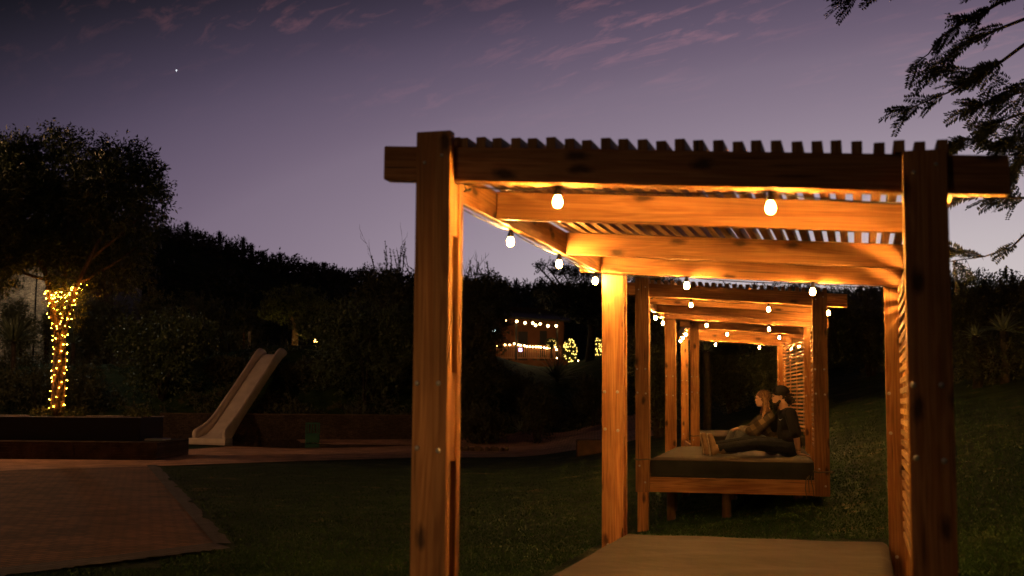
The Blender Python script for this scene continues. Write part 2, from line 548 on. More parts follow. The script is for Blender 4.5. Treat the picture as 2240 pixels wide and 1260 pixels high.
def brick_mat(name, c1, c2, cm, w, h, mortar=.012, rot=0, coord='Object', bump=.5, stone=False, plane=None, rough=.85, mscale=1.4):
    m, nt, b = mat(name)
    L = nt.links.new
    t = nd(nt, 'ShaderNodeTexCoord')
    mp = nd(nt, 'ShaderNodeMapping'); mp.inputs['Rotation'].default_value = plane or (0, 0, rot)
    L(t.outputs[coord], mp.inputs[0])
    vec = mp.outputs[0]
    if stone:
        mv = nd(nt, 'ShaderNodeMapping'); mv.inputs['Scale'].default_value = (1 / w, 1 / h, 1); L(vec, mv.inputs[0])
        va = nd(nt, 'ShaderNodeTexVoronoi', voronoi_dimensions='2D'); va.inputs['Randomness'].default_value = .85; L(mv.outputs[0], va.inputs['Vector'])
        vb = nd(nt, 'ShaderNodeTexVoronoi', voronoi_dimensions='2D', feature='DISTANCE_TO_EDGE'); vb.inputs['Randomness'].default_value = .85; L(mv.outputs[0], vb.inputs['Vector'])
        nz = nd(nt, 'ShaderNodeTexNoise'); nz.inputs['Scale'].default_value = 3.5; nz.inputs['Detail'].default_value = 3; L(vec, nz.inputs['Vector'])
        av = nd(nt, 'ShaderNodeMix', data_type='RGBA', blend_type='LINEAR_LIGHT'); av.inputs[0].default_value = .16
        L(vec, av.inputs[6]); L(nz.outputs['Color'], av.inputs[7]); vec = av.outputs[2]
    br = nd(nt, 'ShaderNodeTexBrick'); br.inputs['Scale'].default_value = 1
    br.inputs['Brick Width'].default_value = w; br.inputs['Row Height'].default_value = h
    br.inputs['Mortar Size'].default_value = mortar; br.inputs['Mortar Smooth'].default_value = .3
    br.inputs['Color1'].default_value = (*c1, 1); br.inputs['Color2'].default_value = (*c2, 1); br.inputs['Mortar'].default_value = (*cm, 1)
    L(vec, br.inputs['Vector'])
    colr, facr = br.outputs['Color'], br.outputs['Fac']
    if stone:
        sc_ = nd(nt, 'ShaderNodeSeparateColor'); L(va.outputs['Color'], sc_.inputs[0])
        m1 = nd(nt, 'ShaderNodeMix', data_type='RGBA'); m1.inputs[6].default_value = (*c1, 1); m1.inputs[7].default_value = (*c2, 1); L(sc_.outputs[0], m1.inputs[0])
        er = nd(nt, 'ShaderNodeMapRange'); er.inputs[1].default_value = .02; er.inputs[2].default_value = .10; er.inputs[3].default_value = 1; er.inputs[4].default_value = 0; L(vb.outputs['Distance'], er.inputs[0])
        m2 = nd(nt, 'ShaderNodeMix', data_type='RGBA'); m2.inputs[7].default_value = (*cm, 1); L(m1.outputs[2], m2.inputs[6]); L(er.outputs[0], m2.inputs[0])
        colr, facr = m2.outputs[2], er.outputs[0]
    n = nd(nt, 'ShaderNodeTexNoise'); n.inputs['Scale'].default_value = mscale; n.inputs['Detail'].default_value = 6; L(t.outputs[coord], n.inputs[0])
    mr = nd(nt, 'ShaderNodeMapRange'); mr.inputs[1].default_value = .3; mr.inputs[2].default_value = .7; mr.inputs[3].default_value = .5; mr.inputs[4].default_value = 1.35
    L(n.outputs[0], mr.inputs[0])
    mx = nd(nt, 'ShaderNodeMix', data_type='RGBA', blend_type='MULTIPLY'); mx.inputs[0].default_value = 1
    L(colr, mx.inputs[6]); L(mr.outputs[0], mx.inputs[7]); L(mx.outputs[2], b.inputs['Base Color'])
    b.inputs['Roughness'].default_value = rough
    inv = nd(nt, 'ShaderNodeMath', operation='SUBTRACT'); inv.inputs[0].default_value = 1; L(facr, inv.inputs[1])
    n5 = nd(nt, 'ShaderNodeTexNoise'); n5.inputs['Scale'].default_value = 18; L(t.outputs[coord], n5.inputs[0])
    ad = nd(nt, 'ShaderNodeMath', operation='MULTIPLY_ADD'); ad.inputs[1].default_value = .4; L(n5.outputs[0], ad.inputs[0]); L(inv.outputs[0], ad.inputs[2])
    bp = nd(nt, 'ShaderNodeBump'); bp.inputs['Strength'].default_value = bump; bp.inputs['Distance'].default_value = .03
    L(ad.outputs[0], bp.inputs['Height']); L(bp.outputs[0], b.inputs['Normal'])
    return m


PAVE = brick_mat('brick_paving', (.20, .085, .040), (.11, .045, .022), (.03, .02, .016), .22, .11, rot=D2R(28))
PATHM = brick_mat('path_brick', (.62, .36, .23), (.50, .28, .18), (.09, .06, .045), .22, .11, rot=D2R(4))
EDGEM = brick_mat('edge_brick', (.075, .062, .058), (.045, .038, .036), (.02, .018, .016), .22, .11, rot=D2R(118))
STONE = brick_mat('stacked_stone', (.12, .075, .05), (.03, .021, .016), (.008, .006, .005), .46, .13, .025, plane=(D2R(90), 0, 0), stone=True, bump=1.0)
STONEB = brick_mat('house_stone', (.34, .23, .15), (.10, .06, .04), (.035, .028, .02), .55, .17, .018, plane=(D2R(90), 0, 0), stone=True, bump=1.0)
TERRA = noise_mat('terracotta_wall', (.17, .06, .022), (.25, .095, .04), 1.5, .9, .2)
DARKW = plain('dark_timber', (.03, .02, .014), .7)
ROOFM = plain('dark_roof', (.03, .026, .022), .7)

# ------------------------------------------------------------------ ground
xs = np.concatenate([np.linspace(-260, -40, 34), np.linspace(-38, -8, 50), np.linspace(-7.5, 18, 92), np.linspace(19, 60, 40), np.linspace(66, 260, 30)])
ys = np.concatenate([np.linspace(-30, 0, 12), np.linspace(1, 46.5, 110), np.linspace(46.8, 54, 26), np.linspace(54.6, 80, 40), np.linspace(82, 126, 26), np.linspace(135, 900, 16)])
GX, GY = np.meshgrid(xs, ys)
GZ = np.vectorize(H)(GX, GY)
V = np.stack([GX.ravel(), GY.ravel(), GZ.ravel()], 1)
nx, ny = len(xs), len(ys)
ii = (np.arange(ny - 1)[:, None] * nx + np.arange(nx - 1)[None]).ravel()
Fq = np.stack([ii, ii + 1, ii + nx + 1, ii + nx], 1)
ground = quads_obj('ground', V, Fq, LAWN, smooth=True)
tag(ground, 'dark lawn sloping up to the right and rising into a hill behind', None, None, 'structure')


def strip(name, up, lo, mt, lift=.012, n=160, k=4, kind='structure', lab=None, rag=0.0):
    """sheet laid over the ground between two lines"""
    def res(pl):
        P = [gpt(*p) for p in pl]
        d = [0]
        for i in range(1, len(P)): d.append(d[-1] + (P[i] - P[i - 1]).length)
        out = []
        for j in range(n):
            s = d[-1] * j / (n - 1)
            for i in range(1, len(P)):
                if s <= d[i] + 1e-6:
                    t = (s - d[i - 1]) / max(1e-6, d[i] - d[i - 1])
                    out.append(P[i - 1].lerp(P[i], t)); break
            else: out.append(P[-1])
        return out
    A, B = res(up), res(lo)
    if rag:                             # bricks left out here and there along the outer side
        off = 0
        for j in range(n):
            if j % 2 == 0: off = rng.choice((0, 0, .11, .22, -.05)) * rag
            B[j] = B[j].lerp(A[j], min(.5, max(-.2, off / max(.2, (B[j] - A[j]).length))))
    V = []
    for j in range(n):
        for i in range(k + 1):
            p = A[j].lerp(B[j], i / k)
            V.append((p.x, p.y, H(p.x, p.y) + lift))
    Fc = [(j * (k + 1) + i, j * (k + 1) + i + 1, (j + 1) * (k + 1) + i + 1, (j + 1) * (k + 1) + i) for j in range(n - 1) for i in range(k)]
    Fc = [f[::-1] for f in Fc]
    o = quads_obj(name, V, Fc, mt)
    bmx = bmesh.new(); bmx.from_mesh(o.data); bmesh.ops.recalc_face_normals(bmx, faces=bmx.faces)
    if sum(f.normal.z for f in bmx.faces) < 0: bmesh.ops.reverse_faces(bmx, faces=bmx.faces)
    bmx.to_mesh(o.data); bmx.free()
    tag(o, lab, None, None, kind)
    return o


strip('path', [(-500, 1006), (0, 1004), (400, 985), (640, 962), (900, 962), (1000, 962), (1130, 950), (1310, 925), (1420, 900)],
      [(-500, 1040), (0, 1032), (330, 1022), (600, 1012), (900, 1003), (1250, 987), (1340, 975), (1450, 950)], PATHM, .024, lab='orange brick path running past the pool and up behind the pavilions')
strip('brick_paving', [(-700, 1036), (0, 1029), (322, 1020)], [(-700, 1300), (0, 1250), (240, 1222), (470, 1193)], PAVE, .018, n=60, k=30, lab='red brick paved area at lower left')
strip('paving_edge', [(320, 1019.5), (468, 1193.5)], [(345, 1019), (506, 1194)], EDGEM, .030, n=90, k=2, rag=.3, lab='grey brick border between paving and lawn')
strip('paving_edge', [(-300, 1268), (0, 1249), (240, 1222), (466, 1193)], [(-300, 1292), (0, 1268), (240, 1238), (506, 1205)], EDGEM, .034, n=110, k=2, rag=.25, lab='grey brick border along the near side of the paving')

wm, nt_, b_ = mat('pool_water')
b_.inputs['Base Color'].default_value = (.006, .012, .014, 1); b_.inputs['Roughness'].default_value = .06
nn = nd(nt_, 'ShaderNodeTexNoise'); nn.inputs['Scale'].default_value = 3; bb = nd(nt_, 'ShaderNodeBump'); bb.inputs['Strength'].default_value = .15
tco = nd(nt_, 'ShaderNodeTexCoord'); nt_.links.new(tco.outputs['Object'], nn.inputs[0])
nt_.links.new(nn.outputs[0], bb.inputs['Height']); nt_.links.new(bb.outputs[0], b_.inputs['Normal'])
strip('pool_water', [(405, 966), (560, 964), (760, 964), (905, 966)], [(412, 974), (520, 978), (640, 983), (760, 981), (880, 977), (905, 976)], wm, .04, n=40, k=2, lab='dark swimming pool at the foot of the slide')

# near grass blades
def blades(name, n, test, hgt=(.015, .036)):
    P = []
    while len(P) < n:
        px = rng.uniform(-40, 2280); py = (985 + 300 * rng.random()) if px < 1780 else 872 + 413 * rng.random()
        if not test(px, py): continue
        g = gpt(px, py)
        if g.y > 30: continue
        P.append(g)
    P = np.array([(p.x, p.y, p.z) for p in P])
    a = nrg.uniform(0, 2 * np.pi, n); h = nrg.uniform(*hgt, n); w = nrg.uniform(.004, .009, n)
    d = np.stack([np.cos(a), np.sin(a), np.zeros(n)], 1)
    lean = nrg.normal(0, .02, (n, 3)); lean[:, 2] = h
    V = np.concatenate([P - d * w[:, None], P + d * w[:, None], P + lean], 0)
    i = np.arange(n)
    return quads_obj(name, V, np.stack([i, i + n, i + 2 * n], 1), BLADE)


BLADE = noise_mat('grass_blade', (.012, .044, .009), (.036, .082, .020), .8, .8, 0, 3, c3=(.09, .085, .035))


def on_lawn(px, py):
    if px < 352: return py > 1245
    if px < 512: return py > 1205 or (py - 1019) / (1193 - 1019) < (px - 352) / 160 - .02
    if 1330 - (py - 1180) * 1.8 < px < 1960 and py > 1180: return False
    edge = 1013 - (px - 600) * .04 if px < 1250 else (990 if px < 1780 else 870)
    return py > edge


tag(blades('grass_blades', 100000, on_lawn), 'short lawn grass in front of and beside the pavilions', 'grass', None, 'stuff')


# ------------------------------------------------------------------ pavilions
W, PL, PR, L = 2.3, .168, .174, 4.33
BD, GAP = .055, .09                     # post boards and the gap between them
PD = 2 * BD + GAP
HB = .161
CABS = [dict(o=(-.4465, 5.393), th=.284, zm=-1.0043, h=1.0153, s=-.0675),
        dict(o=(1.5272, 14.6771), th=.2158, zm=-.6778, h=1.3154, s=-.0679),
        dict(o=(3.3584, 22.3447), th=.0986, zm=-.6012, h=1.3972, s=-.0619)]


def cab_world(c, a, b, z=0.0):
    th = c['th']
    return Vector((c['o'][0] + a * math.cos(th) + b * math.sin(th), c['o'][1] - a * math.sin(th) + b * math.cos(th), z))


def to_px(P):
    y = P.dot(cF); u = P.dot(cR) * F_PX / y; v = -P.dot(cU) * F_PX / y
    return CX + u, CY + v


def solve_a(c, b, z, px):
    lo, hi = -1.0, 4.0
    for _ in range(40):
        m = (lo + hi) / 2
        if to_px(cab_world(c, m, b, z))[0] < px: lo = m
        else: hi = m
    return lo


def solve_b(c, a, z, px, rising=True):
    lo, hi = -.3, 5.2
    for _ in range(40):
        m = (lo + hi) / 2
        if (to_px(cab_world(c, a, m, z))[0] < px) == rising: lo = m
        else: hi = m
    return lo


BOLT_ME = None


def bolt(parent, x, y, z, r=.014):
    global BOLT_ME
    if BOLT_ME is None:
        bm = bmesh.new()
        lathe(bm, [(1.0, 0), (.95, .25), (.6, .5), (.1, .6)], seg=12)
        BOLT_ME = bpy.data.meshes.new('bolt'); bm.to_mesh(BOLT_ME); bm.free(); BOLT_ME.materials.append(STEEL); BOLT_ME.shade_smooth()
    o = bpy.data.objects.new('bolt', BOLT_ME); o.location = (x, y, z); o.rotation_euler = (D2R(90), 0, 0); o.scale = (r, r, r)
    return link(o, parent)


def make_cabana(c, label):
    """local frame: x across, y away from the camera, z up from the mattress top"""
    root = empty('timber_pavilion', (c['o'][0], c['o'][1], c['zm']), -c['th'])
    tag(root, label, 'pavilion', 'row of timber pavilions with daybeds')
    h0 = c['h'] - c['zm']; s = c['s']
    hb = lambda x: h0 + s * x           # underside of the beams
    ht = lambda x: h0 + HB + s * x
    zf = -.42                           # underside of the bed frame

    def gz(a, b):
        p = cab_world(c, a, b)
        return H(p.x, p.y) - c['zm'] - .12
    for (x0, x1, y0, left, front) in ((0, PL, 0, 1, 1), (W - PR, W, 0, 0, 1), (0, PL, L - PD, 1, 0), (W - PR, W, L - PD, 0, 0)):
        top = (ht(x0 if left else x1) + (.055 if left else .012))
        bm, uv = newbm()
        ftop = top if front else hb(x0) - .002
        if front:
            box(bm, x0, x1, y0, y0 + BD, zf, ftop, uv, 2)
        else:
            box(bm, x0, x1, y0, y0 + BD, zf, 0, uv, 2, top=lambda x: hb(x) - .002)
        post = bevel(mesh_obj('post', bm, WOOD, root), .004)
        bm, uv = newbm()
        if front:
            box(bm, x0 + .003, x1 - .003, y0 + BD + GAP, y0 + PD, zf, 0, uv, 2, top=lambda x: hb(x) - .002 if False else top)
        else:
            box(bm, x0 + .003, x1 - .003, y0 + BD + GAP, y0 + PD, zf, top, uv, 2)
        bevel(mesh_obj('rear_board', bm, WOOD, post), .004)
        # spacer blocks between the two boards
        e = .012
        for (za, zb) in ((zf, -.02), (.73, 1.13)):
            bm, uv = newbm()
            box(bm, x0 + e, x1 - e, y0 + BD, y0 + BD + GAP, za, zb, uv, 2)
            mesh_obj('spacer_block', bm, WOOD, post)
        bm, uv = newbm()
        box(bm, x0 + e, x1 - e, y0 + BD, y0 + BD + GAP, 1.76, 0, uv, 2, top=lambda x: hb(x) - .003)
        mesh_obj('spacer_block', bm, WOOD, post)
        for bx, bz in ((.16, .79), (.76, .78), (.13, 1.08), (.74, 1.08), (.3, -.1), (.7, -.3)):
            bolt(post, x0 + (x1 - x0) * bx, y0, bz, .0125)
        if front:
            for bx, bz in ((.25, .07), (.75, .10)):
                bolt(post, x0 + (x1 - x0) * bx, y0, hb(x0) + bz, .009)
        # leg down to the ground
        if not left:
            continue
        gm = gz(x0 + .08, y0 + .1)
        bm, uv = newbm()
        box(bm, x0 + .02, x1 - .02, y0 + .03, y0 + PD - .03, gm, zf + .001, uv, 2)
        bevel(mesh_obj('leg', bm, WOOD, root), .004)
    # beams across
    for y0, y1, xa, xb in ((BD + .003, BD + GAP - .003, -.185, W + .24), (L - PD - .004, L - PD + BD + .02, -.185, W + .2)):
        bm, uv = newbm()
        box(bm, xa, xb, y0, y1, 0, 0, uv, 0, top=ht, bot=hb)
        bevel(mesh_obj('crossbeam', bm, WOOD, root), .006)
    for yj in (1.28, 2.95):
        bm, uv = newbm()
        box(bm, -.006, W - .022, yj, yj + .05, 0, 0, uv, 0, top=lambda x: ht(x) - .002, bot=lambda x: hb(x) + .002)
        bevel(mesh_obj('joist', bm, WOOD, root), .004)
    for x0, x1 in ((-.055, -.008), (W - .02, W + .03)):
        bm, uv = newbm()
        box(bm, x0, x1, BD + GAP, L - PD - .008, 0, 0, uv, 1, top=lambda x: ht(x) - .001, bot=lambda x: hb(x) + .001)
        bevel(mesh_obj('side_beam', bm, WOOD, root), .004)
    # roof slats, front to back
    bm, uv = newbm()
    n = 26
    for i in range(-2, n):
        xc = PL + .035 + (W - PL - .02 - .03) * i / (n - 1) + rng.uniform(-.004, .004)
        w = .0225
        j = rng.uniform(-.004, .006)
        y0, y1 = BD + .012 + rng.uniform(0, .03), L - .03 - rng.uniform(0, .05)
        if xc > W - PR - .02:
            y0 = BD + GAP + .015 if False else y0
        f = lambda x, d: ht(xc) + d
        ztop = .052 + j
        pts = [(xc - w, y0, f(0, .001)), (xc + w, y0, f(0, .001)), (xc - w, y1, f(0, .001)), (xc + w, y1, f(0, .001)),
               (xc - w, y0, f(0, ztop)), (xc + w, y0, f(0, ztop)), (xc - w, y1, f(0, ztop)), (xc + w, y1, f(0, ztop))]
        if xc - w < PL and y0 < PD:      # starts behind the front post, which stands up past the beam
            pts = [(p[0], min(max(p[1], PD + .003), L - .12), p[2]) for p in pts]
        if xc + w > W - PR:              # runs over the tops of the right posts
            pts = [(p[0], p[1], p[2] + .010) for p in pts]
        box8(bm, pts, uv, 1)
    bevel(mesh_obj('roof_slats', bm, WOODS, root), .002)
    # slatted screen on the right side
    bm, uv = newbm()
    z = .05
    while z < hb(W) - .04:
        dz = rng.uniform(-.003, .003)
        box(bm, W - .075, W - .055, PD + .004, L - PD - .008, z + dz, z + .036 + dz, uv, 1)
        z += .0735
    mesh_obj('slatted_screen', bm, WOODS, root)
    for yb in (PD + .02, L * .28, L * .5, L * .72, L - PD - .06):
        bm, uv = newbm(); box(bm, W - .053, W - .030, yb, yb + .045, -.02, hb(W) - .006, uv, 2)
        mesh_obj('batten', bm, WOODS, root)
    # bed frame
    for nm, (x0, x1, y0, y1) in (('frame_board', (PL + .002, W - PR - .002, .02, .065)), ('frame_board', (PL + .002, W - PR - .002, L - .065, L - .02)),
                                 ('frame_board', (.06, .11, PD + .002, L - PD - .002)), ('frame_board', (W - .11, W - .06, PD + .002, L - PD - .002))):
        bm, uv = newbm()
        box(bm, x0, x1, y0, y1, -.415, -.235, uv)
        bevel(mesh_obj(nm, bm, WOOD, root), .004)
    bm, uv = newbm()
    k = 0
    y = .07
    while y < L - .2:
        box(bm, PL + .004, W - PR - .004, y, y + .11, -.262, -.24, uv, 0)
        y += .125
    mesh_obj('deck_boards', bm, WOODS, root)
    # round poles under the frame
    for (x, y) in ((1.08, .35), (.36, .9), (.30, 1.9), (1.1, 2.2), (1.95, 1.2), (1.1, 3.8), (1.95, 3.2), (.36, 3.5)):
        bm = bmesh.new()
        tube(bm, [(x, y, gz(x, y)), (x, y, -.264)], [.058, .055], 12)
        mesh_obj('ground_pole', bm, POLE, root, smooth=True)
    return root


def make_mattress(c, label):
    root = empty('daybed_mattress', (c['o'][0], c['o'][1], c['zm']), -c['th'])
    tag(root, label, 'mattress', 'daybed mattresses on the pavilions')
    # soft slab: grid with rounded edge and slight sag and wrinkles
    x0, x1, y0, y1 = PL + .012, W - PR - .012, .07, L - PD - .01
    NX, NY = 60, 110
    bm = bmesh.new()
    top = []
    sd = c['th'] * 100
    for j in range(NY + 1):
        row = []
        for i in range(NX + 1):
            x = x0 + (x1 - x0) * i / NX; y = y0 + (y1 - y0) * j / NY
            e = min(x - x0, x1 - x, y - y0, y1 - y)
            z = -.028 * math.exp(-e / .018)
            z += .010 * mnoise.noise(Vector((x * 1.6 + sd, y * 1.6, 1))) + .004 * mnoise.noise(Vector((x * 2 + sd, y * 5, 3)))
            z += .007 * mnoise.noise(Vector((x * 2.2 - y * 3.1 + sd, y * .8 + x, 7)))
            row.append(bm.verts.new((x, y, z)))
        top.append(row)
    for j in range(NY):
        for i in range(NX):
            bm.faces.new((top[j][i], top[j][i + 1], top[j + 1][i + 1], top[j + 1][i]))
    mesh_obj('cover_top', bm, CANVAS, root, smooth=True)
    bm = bmesh.new()
    ring = [(x0 + (x1 - x0) * i / 30, y0) for i in range(30)] + [(x1, y0 + (y1 - y0) * i / 50) for i in range(50)] + \
           [(x1 - (x1 - x0) * i / 30, y1) for i in range(30)] + [(x0, y1 - (y1 - y0) * i / 50) for i in range(50)]
    rows = []
    cxm, cym = (x0 + x1) / 2, (y0 + y1) / 2
    for z, o_ in ((-.03, .004), (-.07, .012), (-.12, .014 ), (-.18, .010), (-.205, 0), (-.212, .007), (-.236, .004)):
        r_ = []
        for x, y in ring:
            wob = .004 * mnoise.noise(Vector((x * 5, y * 5, z * 6 + sd)))
            dx = (1 if x > x1 - .001 else -1 if x < x0 + .001 else 0); dy = (1 if y > y1 - .001 else -1 if y < y0 + .001 else 0)
            r_.append(bm.verts.new((x + dx * (o_ + wob) * .6, y + dy * (o_ + wob), z)))
        rows.append(r_)
    m_ = len(ring)
    for a_, b2 in zip(rows, rows[1:]):
        for i in range(m_):
            bm.faces.new((a_[i], b2[i], b2[(i + 1) % m_], a_[(i + 1) % m_]))
    bm.faces.new(rows[-1][::-1])
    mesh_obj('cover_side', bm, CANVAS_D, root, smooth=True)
    bm = bmesh.new()
    tube(bm, [(x, y, -.033 + .002 * math.sin(x * 9 + y * 7)) for x, y in [(x0 - .004, y0 - .004), (x1 + .004, y0 - .004), (x1 + .004, y1), (x0 - .004, y1), (x0 - .004, y0 - .004)]], .006, 6)
    mesh_obj('piping', bm, CANVAS, root, smooth=True)
    # tie tapes
    for pts in ([(x1 - .06, y0 - .012, -.19), (x1 - .09, y0 - .065, -.235), (x1 - .10, y0 - .068, -.33), (x1 - .085, y0 - .07, -.45)],
                [(x1 - .02, y0 - .012, -.19), (x1 - .03, y0 - .065, -.235), (x1 - .01, y0 - .068, -.33), (x1 + .0, y0 - .07, -.43)],
                [(x1 - .05, y0 - .012, -.18), (x1 - .06, y0 - .065, -.235), (x1 - .055, y0 - .068, -.38)]):
        bm = bmesh.new(); tube(bm, pts, .006, 5); mesh_obj('tie_tape', bm, STRAPM, root)
    for xs0, zc in ((W - PR, -.13), (0, -.02)):
        xe = xs0 + (PR if xs0 else PL)
        bm = bmesh.new()
        P = [(xs0 - .02, -.006, zc + .01), (xs0 + .04, -.010, zc - .006), (xe - .02, -.010, zc + .004), (xe + .012, -.006, zc - .002), (xe + .03, .03, zc + .004)]
        tube(bm, P, .006, 6); tube(bm, [(p[0], p[1] - .001, p[2] - .012 + .004 * i) for i, p in enumerate(P)], .005, 6)
        if xs0:
            tube(bm, [(xe - .03, -.02, zc), (xe + .02, -.03, zc + .014), (xe + .055, -.02, zc - .010), (xe + .02, -.025, zc - .012), (xe - .02, -.02, zc + .004)], .005, 5)
        mesh_obj('tie_rope', bm, STRAPM, root)
    return root


make_cabana(CABS[0], 'nearest timber pavilion, its posts and beams framing the whole picture')
make_cabana(CABS[1], 'middle timber pavilion where the couple sits')
make_cabana(CABS[2], 'farthest timber pavilion, behind the couple')
make_mattress(CABS[0], 'wide brown empty daybed mattress at the bottom of the photo')
make_mattress(CABS[1], 'daybed mattress with dark sides that the couple sits on')
make_mattress(CABS[2], 'smallest daybed mattress, empty, seen beyond the couple')

# ------------------------------------------------------------------ festoon lights
GLASS_ME = SOCK_ME = None


def bulb_parts(parent, P, sw=0.0, lab=None):
    """P: top of the socket"""
    global GLASS_ME, SOCK_ME
    if GLASS_ME is None:
        bm = bmesh.new()
        lathe(bm, [(.004, -.088), (.012, -.086), (.019, -.079), (.0235, -.066), (.0225, -.053), (.0175, -.040), (.0135, -.030)], seg=14)
        GLASS_ME = bpy.data.meshes.new('bulb'); bm.to_mesh(GLASS_ME); bm.free(); GLASS_ME.materials.append(BULB); GLASS_ME.shade_smooth()
        bm = bmesh.new()
        lathe(bm, [(.0165, -.032), (.0185, -.028), (.0185, -.010), (.013, -.004), (.010, .012), (.004, .014)], seg=12)
        SOCK_ME = bpy.data.meshes.new('socket'); bm.to_mesh(SOCK_ME); bm.free(); SOCK_ME.materials.append(BLACK); SOCK_ME.shade_smooth()
    g = bpy.data.objects.new('bulb', GLASS_ME); g.location = P; g.rotation_euler = (sw, sw * .7, 0); link(g, parent)
    s = bpy.data.objects.new('socket', SOCK_ME); link(s, g)
    return g


def festoon(c, bulbs, label):
    """bulbs: (a, b) in the pavilion's frame in order along the cable"""
    root = empty('festoon_light_string', (c['o'][0], c['o'][1], c['zm']), -c['th'])
    tag(root, label, 'string lights', 'festoon light strings on the pavilions')
    h0 = c['h'] - c['zm']
    hz = lambda a: h0 + c['s'] * max(0, min(W, a))
    pts = []
    for i, e_ in enumerate(bulbs):
        a, b = e_[:2]; wp = len(e_) > 2
        z = hz(a) - .012
        if a is not None and not wp:
            bulb_parts(root, (a, b, z - .004), rng.uniform(-.05, .05))
        if i:
            a0, b0 = bulbs[i - 1][:2]
            for k in range(1, 6):
                t = k / 6
                pts.append((a0 + (a - a0) * t, b0 + (b - b0) * t, hz(a0 + (a - a0) * t) - .012 - .012 * math.sin(t * math.pi)))
        pts.append((a, b, z + .008))
    bm = bmesh.new(); tube(bm, pts, .0042, 6)
    mesh_obj('cable', bm, BLACK, root, smooth=True)
    return root


def fb(c, front=(), left=(), rear=(), right=(), outer=()):
    zf_ = lambda a: c['h'] + c['s'] * a - .09
    bl = []
    R = [(W + .055, y) for y in right]
    Fr = sorted([(solve_a(c, .1, zf_(1.2), px), .1) for px in front], reverse=True)
    Lf = sorted([(-.032, px if px < 10 else solve_b(c, -.032, zf_(0), px)) for px in left], key=lambda t: t[1])
    Re = sorted([(solve_a(c, L - PD - .03, zf_(1.2), px), L - PD - .03) for px in rear])
    w1 = [(PL + .03, .11, 0), (PL + .03, PD + .02, 0), (-.03, PD + .06, 0)]
    w2 = [(-.03, L - PD - .05, 0)]
    w3 = [(W - PR - .01, L - PD - .03, 0), (W + .04, L - PD - .03, 0)]
    return list(outer) + Fr + w1 + Lf + w2 + Re + w3 + sorted(R, key=lambda t: -t[1])


festoon(CABS[0], fb(CABS[0], (1220, 1685), (1117, 1223, 1302), (1502, 1778), (1.3, 2.5, 3.7), [(W - .04, .27)]), 'largest festoon bulbs, strung round the nearest pavilion roof')
festoon(CABS[1], fb(CABS[1], (1512, 1681), (1434, 1450), (1546, 1682), (2.6, 3.7), [(W + .02, .14)]), 'festoon bulbs strung under the middle pavilion roof')
festoon(CABS[2], fb(CABS[2], (1591, 1705), (1.0, 2.3, 3.5), (1565, 1661), (1.3, 2.5, 3.7)) , 'smallest festoon bulbs, under the farthest pavilion roof')
# ------------------------------------------------------------------ foliage
def leaf_arrays(blobs, n, ll, lw, per=14, twig=.5, droop=.0, seed=1, shell=.45):
    """leaf-sized rhombi on short twigs spread through ellipsoids (cx, cy, cz, rx, ry, rz)"""
    r = np.random.default_rng(seed)
    B = np.array(blobs, dtype=float)
    vol = (B[:, 3] * B[:, 4] * B[:, 5]) ** .8
    nt = max(1, n // per)
    k = r.choice(len(B), nt, p=vol / vol.sum())
    d = r.normal(size=(nt, 3)); d /= np.linalg.norm(d, axis=1)[:, None]
    rad = r.random(nt) ** shell
    rad *= r.uniform(.82, 1.12, nt)
    C = B[k, :3] + d * rad[:, None] * B[k, 3:]
    out = d * B[k, 3:]; out /= np.linalg.norm(out, axis=1)[:, None]
    tdir = out * .8 + r.normal(size=(nt, 3)) * .5 + np.array([0, 0, .35 - droop])
    tdir /= np.linalg.norm(tdir, axis=1)[:, None]
    T = np.repeat(C, per, 0); TD = np.repeat(tdir, per, 0)
    N = nt * per
    s = r.random(N)[:, None] * twig
    P = T + TD * s + r.normal(size=(N, 3)) * ll * .35
    ld = TD * .7 + r.normal(size=(N, 3)) * .6 + np.array([0, 0, -droop * .8])
    ld /= np.linalg.norm(ld, axis=1)[:, None]
    sd = np.cross(ld, r.normal(size=(N, 3))); sd /= np.linalg.norm(sd, axis=1)[:, None] + 1e-9
    L_ = ll * r.uniform(.6, 1.25, N)[:, None]; W_ = lw * r.uniform(.7, 1.2, N)[:, None]
    V = np.concatenate([P, P + ld * L_ * .5 + sd * W_ * .5, P + ld * L_, P + ld * L_ * .5 - sd * W_ * .5], 0)
    i = np.arange(N)
    return V, np.stack([i, i + N, i + 2 * N, i + 3 * N], 1), C, tdir


def join_arrays(parts):
    V = []; Fc = []; o = 0
    for v, f in parts:
        V.append(v); Fc.append(f + o); o += len(v)
    return np.concatenate(V), np.concatenate(Fc)


